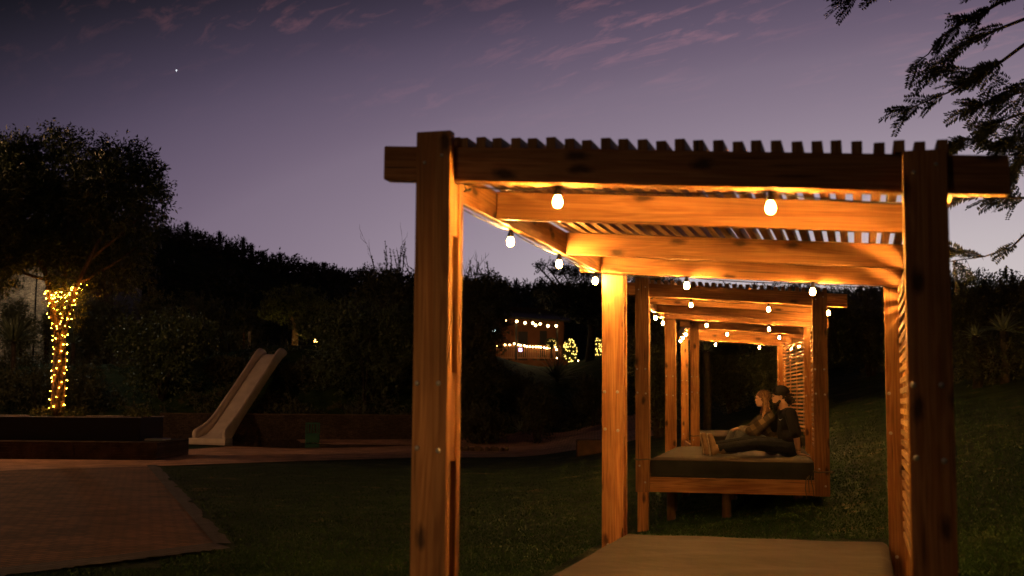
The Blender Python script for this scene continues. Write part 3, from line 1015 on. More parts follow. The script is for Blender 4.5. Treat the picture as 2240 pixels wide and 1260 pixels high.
def shoots(base_pts, h, r, n_leaf, ll, lw, seed):
    """upright leafy shoots: leaf arrays plus stem polylines"""
    rr = np.random.default_rng(seed)
    parts = []; stems = []
    for b in base_pts:
        hh = h * rr.uniform(.5, 1.1)
        lean = rr.normal(0, .16, 2)
        ts = np.linspace(0, 1, 7)
        P = np.stack([b[0] + lean[0] * hh * ts ** 1.4, b[1] + lean[1] * hh * ts ** 1.4, b[2] + hh * ts], 1)
        stems.append(P)
        t = rr.random(n_leaf) ** .8
        Q = np.stack([np.interp(t, ts, P[:, j]) for j in range(3)], 1)
        d = rr.normal(size=(n_leaf, 3)); d[:, 2] = abs(d[:, 2]) * .9 + .5; d /= np.linalg.norm(d, axis=1)[:, None]
        s = np.cross(d, rr.normal(size=(n_leaf, 3))); s /= np.linalg.norm(s, axis=1)[:, None]
        L_ = (ll * rr.uniform(.6, 1.2, n_leaf) * (1.15 - .5 * t))[:, None]
        V = np.concatenate([Q, Q + d * L_ * .5 + s * lw * .5, Q + d * L_, Q + d * L_ * .5 - s * lw * .5], 0)
        i = np.arange(n_leaf)
        parts.append((V, np.stack([i, i + n_leaf, i + 2 * n_leaf, i + 3 * n_leaf], 1)))
    return parts, stems


def bush(name, label, px, y_top, hw, Y, leaf, n=9000, ll=.12, lw=.05, base_py=None, nsh=0, sh_h=.8, cat='shrub', group=None, seed=1, droop=0, sub=9, bare=0, depth=.8, per=14, twig=.35):
    """a shrub whose outline in the photograph is centred on px, hw pixels to either side, topped at y_top"""
    r = random.Random(seed)
    cx = at(px, 800, Y).x
    gz = H(cx, Y)
    if base_py is not None:
        gz = max(gz, at(px, base_py, Y).z) if at(px, base_py, Y).z < gz + 6 else gz
    gz0 = H(cx, Y)
    zt = at(px, y_top, Y).z
    rx = hw * Y / F_PX
    hh = max(.25, (zt - gz) / 2)
    blobs = [(0, 0, gz - gz0 + hh * .95, rx * .72, rx * .6 * depth, hh * .88)]
    for i in range(sub):
        a = r.uniform(0, 6.28); e = r.uniform(-.6, .9)
        rr = r.uniform(.22, .45)
        blobs.append((math.cos(a) * rx * .68 * math.cos(e * .8), math.sin(a) * rx * .6 * depth, gz - gz0 + hh * (1 + e * .75), rx * rr, rx * rr * depth, hh * rr * 1.05))
    root = empty(name, (cx, Y, gz0))
    tag(root, label, cat, group)
    V, Fc, C, td = leaf_arrays(blobs, n, ll, lw, per, twig, droop, seed)
    parts = [(V, Fc)]
    bm = bmesh.new()
    if nsh:
        tops = []
        for i in range(nsh):
            a = r.uniform(-1, 1)
            tops.append((a * rx * .8, r.uniform(-.4, .4) * rx, gz - gz0 + hh * (1.1 + .75 * math.sqrt(max(0, 1 - a * a)))))
        sp, stems = shoots(tops, sh_h, 0, 40, ll * .9, lw * .8, seed)
        parts += sp
        for s in stems: tube(bm, s.tolist(), [.014] * 5 + [.008, .004], 5)
    Vj, Fj = join_arrays(parts)
    quads_obj('crown', Vj, Fj, LEAF[leaf], root)
    # stems inside
    for i in range(7):
        a = r.uniform(0, 6.28); q = r.uniform(.3, .8)
        tip = (math.cos(a) * rx * q, math.sin(a) * rx * q * depth, gz - gz0 + hh * r.uniform(.9, 1.6))
        tube(bm, [(math.cos(a) * .1, math.sin(a) * .1, -.1), (tip[0] * .4, tip[1] * .4, max(.1, tip[2] * .5)), tip], [.05, .035, .012], 6)
    for i in range(bare):
        a = r.uniform(-.9, .9)
        z0 = gz - gz0 + hh * 1.7
        p0 = Vector((a * rx * .7, r.uniform(-.3, .3), z0))
        q = p0.copy(); pts = [p0]
        d = Vector((r.uniform(-.5, .5), r.uniform(-.3, .3), 1)).normalized()
        for k in range(5):
            d = (d + Vector((r.uniform(-.25, .25), r.uniform(-.2, .2), .05))).normalized()
            q = q + d * sh_h * .3; pts.append(q.copy())
            if k > 0:
                e = (d + Vector((r.uniform(-.8, .8), r.uniform(-.5, .5), .1))).normalized()
                tube(bm, [q, q + e * sh_h * .25, q + (e + Vector((0, 0, .5))).normalized() * sh_h * .42], [.009, .006, .003], 4)
        tube(bm, pts, [.018, .015, .012, .009, .006, .004], 5)
    mesh_obj('stem', bm, BARKD, root, smooth=True)
    return root


SHR = 'shrubs on the bank beyond the pool'
bush('rounded_shrub', 'big dark rounded shrub left of the slide', 355, 676, 122, 49.6, 'shrub_leaf', 22000, .13, .06, 905, 5, .5, group=SHR, seed=3, bare=3)
bush('bank_shrub', 'large glossy shrub right of the slide, highlights along its left edge', 800, 655, 128, 49.2, 'shrub_leaf', 26000, .13, .06, 905, 6, .6, group=SHR, seed=5, sub=12)
bush('tall_shrub', 'tall shrub with upright feathery shoots left of the nearest post', 845, 575, 82, 54, 'hill_leaf', 16000, .13, .05, None, 14, 1.3, group=SHR, seed=8, bare=2)
bush('dense_shrub', 'dense dark shrub immediately right of the nearest left post', 1015, 665, 92, 47.8, 'hill_leaf', 20000, .13, .05, None, 6, .8, group=SHR, seed=12)
bush('skyline_shrub', 'dark shrub with bare twigs against the dusk sky between two posts', 1040, 588, 76, 56, 'hill_leaf', 14000, .15, .06, None, 9, .8, group=SHR, seed=15, bare=6)
bush('low_bank_shrub', 'low shrub on the bank below the grass edge behind the fairy-lit tree', 90, 806, 140, 48.6, 'hill_leaf', 15000, .12, .05, 905, 0, group=SHR, seed=17)
bush('low_bank_shrub', 'low dark shrub behind the upper half of the slide chute', 500, 788, 45, 50.6, 'hill_leaf', 11000, .12, .05, 905, 0, group=SHR, seed=19)
bush('low_bank_shrub', 'low dark shrub under the right side of the slide', 690, 790, 60, 50.6, 'hill_leaf', 11000, .12, .05, 905, 0, group=SHR, seed=21)
bush('terrace_shrub', 'dim shrub on the terrace behind the rounded shrub', 300, 640, 90, 58, 'hill_leaf', 11000, .15, .06, None, 4, .8, group=SHR, seed=23)
bush('terrace_shrub', 'dim shrub on the terrace above the spiky pale agave', 470, 640, 110, 66, 'hill_leaf', 11000, .16, .07, None, 4, .9, group=SHR, seed=24, bare=4)
bush('terrace_shrub', 'dim shrub between the stone house and the rounded shrub', 195, 650, 70, 61, 'hill_leaf', 12000, .15, .06, None, 3, .6, group=SHR, seed=25)
bush('house_shrub', 'pale floodlit shrub in front of the stone house', 40, 652, 38, 56.5, 'grey_leaf', 9000, .11, .05, None, 0, group='floodlit shrubs by the stone house', seed=26)
bush('house_shrub', 'small floodlit shrub at the corner of the stone house', 100, 672, 14, 57.5, 'grey_leaf', 5000, .09, .04, None, 0, group='floodlit shrubs by the stone house', seed=27)
bush('olive_shrub', 'lighter green shrub lit from below, above the right shrub', 720, 660, 75, 56, 'olive_leaf', 12000, .13, .06, None, 3, .6, group=SHR, seed=29)
bush('bed_shrub', 'dark low planting beside the path right of the nearest left post', 1050, 885, 62, 45, 'hill_leaf', 9000, .11, .05, None, 0, group=SHR, seed=31)
bush('garden_shrub', 'dark shrub beyond the farthest pavilion between its posts', 1600, 720, 95, 37, 'hill_leaf', 14000, .11, .05, None, 4, .5, group='shrubs behind the pavilions', seed=33)
bush('garden_shrub', 'dark shrub seen between the two left posts of the middle pavilion', 1440, 700, 60, 34, 'hill_leaf', 10000, .11, .05, None, 2, .5, group='shrubs behind the pavilions', seed=35)
bush('garden_shrub', 'dark shrub right behind the head of the man in the cap', 1700, 760, 70, 33, 'hill_leaf', 9000, .10, .05, None, 0, group='shrubs behind the pavilions', seed=36)
bush('edge_tree', 'dark spreading tree behind the right end of the nearest pavilion', 2165, 598, 150, 34, 'hill_leaf', 26000, .11, .045, None, 10, .35, cat='tree', group='dark trees on the right', seed=37, sub=14)
bush('edge_tree', 'dark bushy tree between the middle pavilion and the nearest right post', 1905, 645, 120, 38, 'hill_leaf', 22000, .12, .05, None, 4, .4, cat='tree', group='dark trees on the right', seed=39, sub=12)
bush('edge_tree', 'dark tree filling the right border of the photo', 2330, 620, 110, 30, 'hill_leaf', 12000, .11, .05, None, 4, .4, cat='tree', group='dark trees on the right', seed=41)
bush('drooping_tree', 'tree with drooping twigs showing above the middle pavilion roof', 1790, 612, 110, 46, 'hill_leaf', 18000, .22, .035, None, 0, cat='tree', group='dark trees on the right', seed=43, droop=1.0, sub=14, twig=.7)
bush('background_tree', 'dark tree top behind the left half of the middle pavilion roof', 1420, 598, 75, 60, 'hill_leaf', 14000, .18, .08, None, 5, .6, cat='tree', group='trees on the skyline', seed=45)
bush('background_tree', 'broad dark tree mass behind the farthest pavilion', 1600, 632, 150, 56, 'hill_leaf', 14000, .18, .08, None, 5, .5, cat='tree', group='trees on the skyline', seed=47)


def limbs(bm, segs):
    for pts, r0, r1 in segs:
        n = len(pts)
        tube(bm, pts, [r0 + (r1 - r0) * i / (n - 1) for i in range(n)], 10)


# flat-tiered tree on the skyline
def tiered_tree():
    Y = 60
    base = at(1290, 800, Y); gz = H(base.x, Y)
    root = empty('tiered_tree', (base.x, Y, gz)); tag(root, 'dark tree with flat tiered branches behind the lit veranda', 'tree', 'trees on the skyline')
    bl = []
    r = random.Random(4)
    for px, py, hw, hv in ((1195, 583, 24, 5), (1180, 607, 12, 5), (1230, 592, 30, 8), (1275, 600, 50, 14), (1330, 585, 46, 12), (1400, 598, 60, 12), (1215, 640, 48, 18), (1290, 640, 70, 26), (1370, 640, 80, 26),
                           (1240, 672, 60, 14), (1330, 690, 80, 22), (1450, 640, 60, 20), (1170, 578, 8, 3)):
        p = at(px, py, Y) - Vector((base.x, Y, gz))
        k = Y / F_PX
        bl.append((p.x, r.uniform(-.6, .6), p.z, hw * k, hw * k * .8, hv * k))
    V, Fc, C, td = leaf_arrays(bl, 34000, .16, .05, 16, .3, .15, 3)
    quads_obj('crown', V, Fc, LEAF['needle_leaf'], root)
    bm = bmesh.new()
    limbs(bm, [([(0, 0, -.2), (.1, 0, 1.5), (0, .1, 3.4)], .26, .12)] + [([(0, .1, 2.2), (b[0] * .5, b[1] * .5, b[2] * .7), (b[0], b[1], b[2])], .09, .03) for b in bl])
    mesh_obj('trunk', bm, BARKD, root, smooth=True)


tiered_tree()

# hill vegetation: too many to count
def hill_cover():
    r = random.Random(9); bl = []
    for i in range(1500):
        y = r.uniform(68, 121) if r.random() < .45 else r.uniform(112, 122)
        x = r.uniform(-60, 62)
        s = r.uniform(.5, 1.3)
        bl.append((x, y, H(x, y) + s * .25, s * 1.3, s * 1.2, s * r.uniform(.5, 1.0)))
    V, Fc, C, td = leaf_arrays(bl, 120000, .42, .15, 10, .6, 0, 5)
    o = quads_obj('hill_scrub', V, Fc, LEAF['hill_leaf'])
    tag(o, 'dark scrub covering the hillside behind the garden', 'scrub', None, 'stuff')
    bl = []
    for i in range(420):
        x = r.uniform(-26, 14); y = r.uniform(47.6, 53.5)
        s = r.uniform(.25, .5)
        bl.append((x, y, H(x, y) + .05, s * 1.2, s, s * .7))
    V, Fc, C, td = leaf_arrays(bl, 60000, .16, .05, 10, .25, 0, 6)
    o = quads_obj('bank_ground_cover', V, Fc, LEAF['hill_leaf'])
    tag(o, 'low dark ground cover on the bank above the pool wall', 'ground cover', None, 'stuff')


hill_cover()


# ------------------------------------------------------------------ rosette plants
def rosette_mesh(bm, c, R_, n, w, seed, up=.35, curve=.5, seg=6, dead=0):
    r = random.Random(seed)
    for i in range(n):
        a = i * 2.39996 + r.uniform(-.2, .2)
        e = (i / n) ** .8 * 1.25 + up * .3 + r.uniform(-.1, .1)      # elevation, outer leaves lower
        Ln = R_ * r.uniform(.8, 1.1) * (1.0 - .15 * (i / n))
        prev = None
        p = Vector(c); el_ = e
        for k in range(seg + 1):
            t = k / seg
            ww = w * (1 - t) ** .75 * (1 if k else .8) + .002
            d = Vector((math.cos(a) * math.cos(el_), math.sin(a) * math.cos(el_), math.sin(el_)))
            s = Vector((-math.sin(a), math.cos(a), 0))
            nrm = d.cross(s)
            vs = [bm.verts.new(p - s * ww + nrm * -ww * .35), bm.verts.new(p + nrm * ww * .3), bm.verts.new(p + s * ww + nrm * -ww * .35)]
            if prev:
                bm.faces.new((prev[0], prev[1], vs[1], vs[0])); bm.faces.new((prev[1], prev[2], vs[2], vs[1])); bm.faces.new((prev[2], prev[0], vs[0], vs[2]))
            prev = vs
            p = p + d * Ln / seg
            el_ -= curve * (1.1 - e / 2) / seg * (1.4 if t > .4 else .6)


def rosette(name, label, px, py, Y, Rpx, n=34, w=.045, stem=0.0, seed=1, cat='agave', leaf='succulent_leaf', group='spiky rosette plants', curve=.6, up=.3):
    """px, py: the heart of the rosette"""
    p = at(px, py, Y)
    if not stem:
        q_ = gpt(px, py + Rpx * .35)
        if abs(q_.y - Y) < 14:
            Y = q_.y; p = Vector((q_.x, q_.y, q_.z + .12))
    g = H(p.x, Y)
    root = empty(name, (p.x, Y, g)); tag(root, label, cat, group)
    hz = max(.08, p.z - g)
    bm = bmesh.new(); rosette_mesh(bm, (0, 0, hz), Rpx * Y / F_PX, n, w, seed, up, curve)
    mesh_obj('leaves', bm, LEAF[leaf], root)
    if hz > .1:
        bm = bmesh.new(); tube(bm, [(0, 0, -.1), (.03, 0, hz * .5), (0, 0, hz + .05)], [.12, .10, .09] if hz > .6 else .08, 8)
        mesh_obj('stem', bm, BARKD, root, smooth=True)
    return root


rosette('agave', 'huge dark agave at the left border in front of the stone house', 30, 748, 50, 78, 60, .07, seed=2, curve=.35)
rosette('agave', 'pale spiky agave on the terrace left of the slide top', 500, 752, 53, 38, 22, .035, seed=4, curve=.25, up=1.5, leaf='grey_leaf')
rosette('agave', 'pale agave close to the right of the fairy-lit trunk', 160, 752, 53, 30, 24, .035, seed=5, curve=.3, leaf='grey_leaf')
rosette('aloe', 'dark aloe on a stem in front of the lit veranda', 1218, 812, 47, 66, 48, .05, seed=6, cat='aloe')
rosette('aloe', 'dark aloe with arching leaves at the path, below the stemmed aloe', 1262, 885, 41, 62, 34, .05, seed=7, cat='aloe', curve=.8)
rosette('aloe', 'small pointed aloe in the bed beside the path', 1142, 938, 38, 48, 24, .04, seed=8, cat='aloe')
rosette('aloe', 'thin-leaved aloe behind the farthest pavilion', 1545, 770, 32, 42, 26, .02, seed=9, cat='aloe', curve=.4)
bush('garden_shrub', 'low dark shrub under the aloes at the right border', 2175, 745, 120, 27, 'hill_leaf', 13000, .09, .04, None, 0, group='shrubs behind the pavilions', seed=52)
rosette('aloe', 'large aloe with arching leaves in front of the right border trees', 2195, 725, 26.6, 62, 30, .04, seed=10, stem=1, cat='aloe', curve=.8)
rosette('aloe', 'smaller aloe left of the large one at the right border', 2135, 738, 26.8, 40, 26, .03, seed=13, stem=1, cat='aloe', curve=.8)
for i, (px, py, top, hw, Y, lab) in enumerate(((1130, 845, 818, 40, 50, 'leftmost low shrub on the grass slope below the veranda'), (1175, 880, 850, 45, 45, 'low shrub between the stemmed aloe and the path'),
                                                  (1300, 850, 822, 42, 48, 'low shrub on the slope touching the edge of the rear post'))):
    bush('slope_shrub', lab, px, top, hw, Y, 'hill_leaf', 5000, .10, .045, None, 0, group='low shrubs on the veranda slope', seed=90 + i)
for i, (px, py, hpx, lab) in enumerate(((409, 484, 22, 'highest aloe silhouette on the hill crest, furthest left'), (480, 506, 22, 'second aloe silhouette down the hill crest'),
                                        (532, 518, 26, 'third aloe silhouette down the crest, one of a close pair'), (550, 534, 20, 'right one of the close pair of aloe silhouettes'),
                                        (612, 552, 18, 'aloe silhouette halfway down the crest'), (690, 574, 22, 'left one of the two lowest aloe silhouettes'), (708, 574, 24, 'rightmost lowest aloe silhouette on the crest'),
                                        (575, 548, 16, 'small aloe silhouette between the pair and the middle one'))):
    p = at(px, py + 9, HILL_Y - 1); g = H(p.x, HILL_Y - 1)
    root = empty('crest_aloe', (p.x, HILL_Y - 1, g)); tag(root, lab, 'aloe', 'aloes standing on the hill crest')
    hz = max(.5, p.z - g)
    bm = bmesh.new(); rosette_mesh(bm, (0, 0, hz), .62, 46, .06, 40 + i, .6, .8, 4); mesh_obj('leaves', bm, LEAF['hill_leaf'], root)
    bm = bmesh.new(); tube(bm, [(0, 0, -.5), (.05, 0, hz * .5), (0, 0, hz)], [.15, .17, .2], 8); mesh_obj('stem', bm, BARKD, root, smooth=True)

# ------------------------------------------------------------------ stone walls, planter, pool side
def slab(name, pxl, pxr, Y0, Y1, z0, z1, mt, label, cat, bev=.01, z1r=None):
    xl, xr = at(pxl, 900, Y0).x, at(pxr, 900, Y0).x
    cx = (xl + xr) / 2
    bm, uv = newbm(); box(bm, xl - cx, xr - cx, 0, Y1 - Y0, z0, z1, uv)
    o = mesh_obj(name, bm, mt, loc=(cx, Y0, 0)); bevel(o, bev)
    return tag(o, label, cat)


w_ = empty('stone_planter_wall', (at(170, 900, 32.5).x, 32.5, -1.7)); tag(w_, 'low stacked-stone wall under the fairy-lit tree', 'wall')
xl, xr = at(-260, 900, 32.5).x - w_.location.x, at(346, 900, 32.5).x - w_.location.x
bm, uv = newbm(); box(bm, xl, xr, 0, 3.2, -.1, .50, uv)
mesh_obj('stonework', bm, STONE, w_)
r5 = random.Random(3)
bm = bmesh.new()
z = 0.02
while z < .50:                      # individual face stones standing proud
    x = xl
    hh = r5.uniform(.05, .09)
    while x < xr - .05:
        wd = r5.uniform(.12, .42); pr = r5.uniform(.005, .05)
        x1 = min(xr, x + wd)
        zt = min(z + hh, .525)
        j = lambda: r5.uniform(-.006, .006)
        box8(bm, [(x + .008 + j(), -pr, z + j()), (x1 - .008 + j(), -pr + j(), z + j()), (x, .02, z), (x1, .02, z),
                  (x + .008 + j(), -pr + j(), zt - .008 + j()), (x1 - .008 + j(), -pr, zt - .008 + j()), (x, .02, zt - .008), (x1, .02, zt - .008)])
        x = x1
    z += hh
mesh_obj('face_stones', bm, noise_mat('face_stone', (.025, .015, .010), (.08, .045, .028), 2.2, .9, .4), w_)

pl = empty('black_planter', (at(170, 900, 33.2).x, 33.2, -1.2)); tag(pl, 'long black planter box with a pale rim on the stone wall', 'planter')
xl, xr = at(-260, 900, 33.2).x - pl.location.x, at(308, 900, 33.2).x - pl.location.x
ztop = at(170, 913, 33.2).z + 1.2
bm, uv = newbm(); box(bm, xl, xr, 0, 2.2, .002, ztop, uv); bevel(mesh_obj('box', bm, BLACK, pl), .01)
bm, uv = newbm()
box(bm, xl - .01, xr + .01, -.02, .05, ztop + .001, ztop + .022, uv); box(bm, xl - .01, xr + .01, 2.15, 2.22, ztop + .001, ztop + .022, uv)
mesh_obj('rim', bm, plain('pale_rim', (.55, .56, .58), .35), pl)
bm, uv = newbm(); box(bm, xl + .02, xr - .02, .055, 2.14, ztop + .001, ztop + .012, uv); mesh_obj('soil', bm, noise_mat('soil', (.03, .02, .012), (.06, .04, .025), 4, 1, .4), pl)
for i, (px, n) in enumerate(((300, 10), (160, 8), (95, 7))):
    p = at(px, 910, 34.0)
    V, Fc, C, td = leaf_arrays([(0, 0, .04, .32, .2, .08)], 500, .12, .03, 8, .12, 0, 70 + i)
    o = quads_obj('trailing_plant', V, Fc, LEAF['olive_leaf']); o.location = (p.x, 34.0, ztop - 1.2 + .03)
    tag(o, ('small leafy tuft on the planter right of the lit trunk', 'tuft of leaves at the right foot of the lit trunk', 'tuft of leaves at the left foot of the lit trunk')[i], 'plant', 'tufts growing in the black planter')
slab('pale_board', 318, 356, 33.3, 34.2, -1.185, -1.13, plain('pale_board', (.45, .47, .5), .4), 'pale flat board lying on the stone wall beside the black planter', 'board')

rw = empty('retaining_wall', (at(640, 900, 46.9).x, 46.9, -1.7)); tag(rw, 'long stone retaining wall behind the slide and pool', 'wall')
xl, xr = at(350, 900, 46.9).x - rw.location.x, at(1035, 900, 46.9).x - rw.location.x
bm, uv = newbm(); box(bm, xl, xr, 0, .45, -.1, 1.08, uv); mesh_obj('stonework', bm, STONE, rw)
bm, uv = newbm(); box(bm, xl, xr, -.03, .48, 1.081, 1.12, uv); mesh_obj('coping', bm, noise_mat('coping_stone', (.07, .05, .035), (.13, .09, .06), 2, .9, .3), rw)
slab('kerb_block', 1262, 1318, 33, 33.5, H(2.2, 33) - .1, at(1290, 962, 33).z, noise_mat('dark_kerb', (.06, .035, .02), (.11, .06, .035), 3, .9, .4), 'dark low timber block beside the path left of the rear post', 'block', .03)
ge = empty('bed_edging', (at(1040, 960, 40).x, 40, H(at(1040, 960, 40).x, 40))); tag(ge, 'row of rough stones edging the bed beside the path', 'edging')
bm = bmesh.new()
for i in range(16):
    x = -1.5 + i * .17 + r5.uniform(-.03, .03)
    ellip(bm, (x, r5.uniform(-.1, .1), .08), (r5.uniform(.07, .13), .09, r5.uniform(.07, .13)), Matrix.Rotation(r5.uniform(0, 1), 3, 'Y'), 8, 6)
mesh_obj('stones', bm, noise_mat('bed_stone', (.10, .07, .05), (.2, .13, .08), 5, .9, .5), ge)

# ------------------------------------------------------------------ slide
SLM = noise_mat('slide_fibreglass', (.60, .52, .45), (.72, .63, .55), 2.5, .45, .15, spec=.4)


def make_slide():
    top = at(596, 772, 50.2); bot = at(464, 953, 45.2); bot.z = -1.45
    root = empty('pool_slide', (bot.x, bot.y, -1.7)); tag(root, 'pale fibreglass water slide running down the bank into the pool', 'slide')
    run = Vector((bot.x - top.x, bot.y - top.y, 0)); Lr = run.length; run.normalize()
    C = Vector((-run.y, run.x, 0))
    if C.x < 0: C = -C
    org = root.location
    # centre line: flat start, even slope, curved run-out
    cl = []
    for t, zf_ in ((-.07, 1.0), (0, 1.0), (.05, .985), (.12, .92), (.25, .775), (.4, .61), (.55, .45), (.7, .285), (.8, .175), (.88, .095), (.94, .045), (1.0, .015), (1.06, 0)):
        p = Vector((top.x, top.y, 0)) + run * Lr * t
        cl.append(Vector((p.x, p.y, bot.z + (top.z - bot.z) * zf_)) - org)

    def sweep(name, prof, sc_w=lambda i: 1.0, sc_h=lambda i: 1.0, rng_=None):
        bm = bmesh.new(); rings = []
        idx = range(len(cl)) if rng_ is None else rng_
        for i in idx:
            t = (cl[min(i + 1, len(cl) - 1)] - cl[max(0, i - 1)]).normalized()
            U = C.cross(t) if C.cross(t).z > 0 else t.cross(C)
            rings.append([bm.verts.new(cl[i] + C * u * sc_w(i) + U * h * sc_h(i)) for u, h in prof])
        for a, b in zip(rings, rings[1:]):
            for k in range(len(prof)):
                k2 = (k + 1) % len(prof)
                bm.faces.new((a[k], a[k2], b[k2], b[k]))
        bm.faces.new(rings[0]); bm.faces.new(rings[-1][::-1])
        bmesh.ops.recalc_face_normals(bm, faces=bm.faces)
        o = mesh_obj(name, bm, SLM, root, smooth=True)
        m = o.modifiers.new('sub', 'SUBSURF'); m.levels = m.render_levels = 2
        return o
    nC = len(cl)
    wf = lambda i: .76 if i < nC - 4 else (.80, .87, .94, 1.0)[i - nC + 4]
    sweep('chute', [(-.52, -.02), (-.30, -.06), (.30, -.06), (.52, -.02), (.5, -.14), (-.5, -.14)], wf)
    hh = [.25, .9, 1.25, 1.15, 1, 1, 1, 1, 1.05, 1.25, 1.4, 1.35, 1.15]
    for sg in (-1, 1):
        sweep('side_rail', [(sg * .50, -.15), (sg * .50, .10), (sg * .54, .20), (sg * .62, .24), (sg * .70, .19), (sg * .73, .06), (sg * .73, -.26)], wf, lambda i: hh[i])
    bm = bmesh.new()
    p = cl[-1]
    u = C * .76; v = run
    a0 = p - v * .5; a1 = p + v * .12
    for (z0, z1, e) in ((-.35, -.085, 0), (-.40, -.33, .10)):
        pts = []
        for zz_ in (z0, z1):
            for q, s in ((a0, -1), (a0, 1), (a1, -1), (a1, 1)):
                w2 = q + u * s * (1 + e) + (v * e if q is a1 else Vector((0, 0, 0)))
                pts.append((w2.x, w2.y, p.z + zz_ + .05))
        box8(bm, pts)
    bevel(mesh_obj('foot', bm, SLM, root), .02, 2)


make_slide()

# ------------------------------------------------------------------ small poolside and terrace things
def green_chair():
    p = at(683, 975, 45.2); r = empty('pool_chair', (p.x, 45.2, -1.68), .15); tag(r, 'dark green plastic chair standing at the pool edge', 'chair')
    g = plain('green_plastic', (.02, .12, .075), .4)
    bm, uv = newbm(); box(bm, -.26, .26, -.25, .2, .36, .41, uv); box(bm, -.26, .26, -.26, -.22, .05, .36, uv); bevel(mesh_obj('seat', bm, g, r), .02, 2)
    bm, uv = newbm(); box(bm, -.27, -.22, .18, .22, 0, .8, uv); box(bm, .22, .27, .18, .22, 0, .8, uv); box(bm, -.219, .219, .185, .215, .74, .8, uv)
    for i in range(4): box(bm, -.19 + i * .11, -.14 + i * .11, .19, .21, .42, .739, uv)
    bevel(mesh_obj('backrest', bm, g, r), .008)
    for sx in (-.24, .21):
        bm, uv = newbm(); box(bm, sx, sx + .04, -.215, -.17, 0, .359, uv); mesh_obj('leg', bm, g, r)


green_chair()
for px, py0, Y, h, w, mt, lab in ((545, 755, 53, .62, .12, noise_mat('pale_post', (.3, .27, .22), (.45, .4, .33), 5, .8, .3), 'pale weathered garden post left of the slide top'),
                                  (533, 758, 53.4, .5, .07, POLE, 'thin reddish stake beside the pale garden post')):
    p = at(px, py0, Y); g = H(p.x, Y)
    bm = bmesh.new(); tube(bm, [(0, 0, -.1), (0, 0, max(h, at(px, py0 - 30, Y).z - g)), ], w / 2, 10)
    o = mesh_obj('garden_post', bm, mt, loc=(p.x, Y, g)); tag(o, lab, 'post', 'posts on the terrace')


def small_tree():
    Y = 60; p = at(643, 760, Y); g = H(p.x, Y)
    r = empty('small_tree', (p.x, Y, g)); tag(r, 'small tree with an orange-lit trunk above the slide', 'tree')
    bm = bmesh.new(); zt = at(643, 705, Y).z - g
    limbs(bm, [([(0, 0, -.1), (.05, 0, zt * .6), (0, 0, zt)], .2, .14), ([(0, 0, zt), (.4, .1, zt + .6), (.7, 0, zt + 1.1)], .1, .03), ([(0, 0, zt), (-.4, .1, zt + .5), (-.8, 0, zt + .9)], .1, .03)])
    mesh_obj('trunk', bm, BARK, r, smooth=True)
    V, Fc, C, td = leaf_arrays([(0, 0, zt + .9, 1.5, 1.3, .8), (-.9, 0, zt + .5, .8, .8, .5), (.9, 0, zt + .6, .8, .8, .5)], 9000, .14, .06, 14, .3, .1, 55)
    quads_obj('crown', V, Fc, LEAF['olive_leaf'], r)


small_tree()


def lamp(name, loc, col, power, r=.08, parent=None):
    l = bpy.data.lights.new(name, 'POINT'); l.color = col; l.energy = power; l.shadow_soft_size = r
    o = bpy.data.objects.new(name, l); o.location = loc
    return link(o, parent)


def ground_lamp(px, py, Y, col, power, lab, size=.07, em=30):
    p = at(px, py, Y); g = H(p.x, Y)
    r = empty('garden_lamp', (p.x, Y, g)); tag(r, lab, 'lamp', 'garden lamps on the terrace')
    bm = bmesh.new(); lathe(bm, [(.03, -.05), (.03, .28), (.09, .30), (.10, .33)], seg=12); mesh_obj('stake', bm, BLACK, r, smooth=True)
    bm = bmesh.new(); lathe(bm, [(size, .331), (size * 1.1, .40), (size * .8, .45)], seg=12); mesh_obj('lens', bm, glow('garden_lamp_glow', col, em), r, smooth=True)
    bm = bmesh.new(); lathe(bm, [(.12, .52), (.10, .55), (.02, .58)], seg=12)
    for k in range(3):
        a = k * 2.09; tube(bm, [(math.cos(a) * .095, math.sin(a) * .095, .33), (math.cos(a) * .095, math.sin(a) * .095, .53)], .006, 5)
    mesh_obj('cap', bm, BLACK, r)
    lamp('lamp_light', (0, 0, .485), col, power, .04, r)


ground_lamp(690, 768, 57, (1, .55, .12), 200, 'small yellow garden lamp right of the slide top', .07, 20)


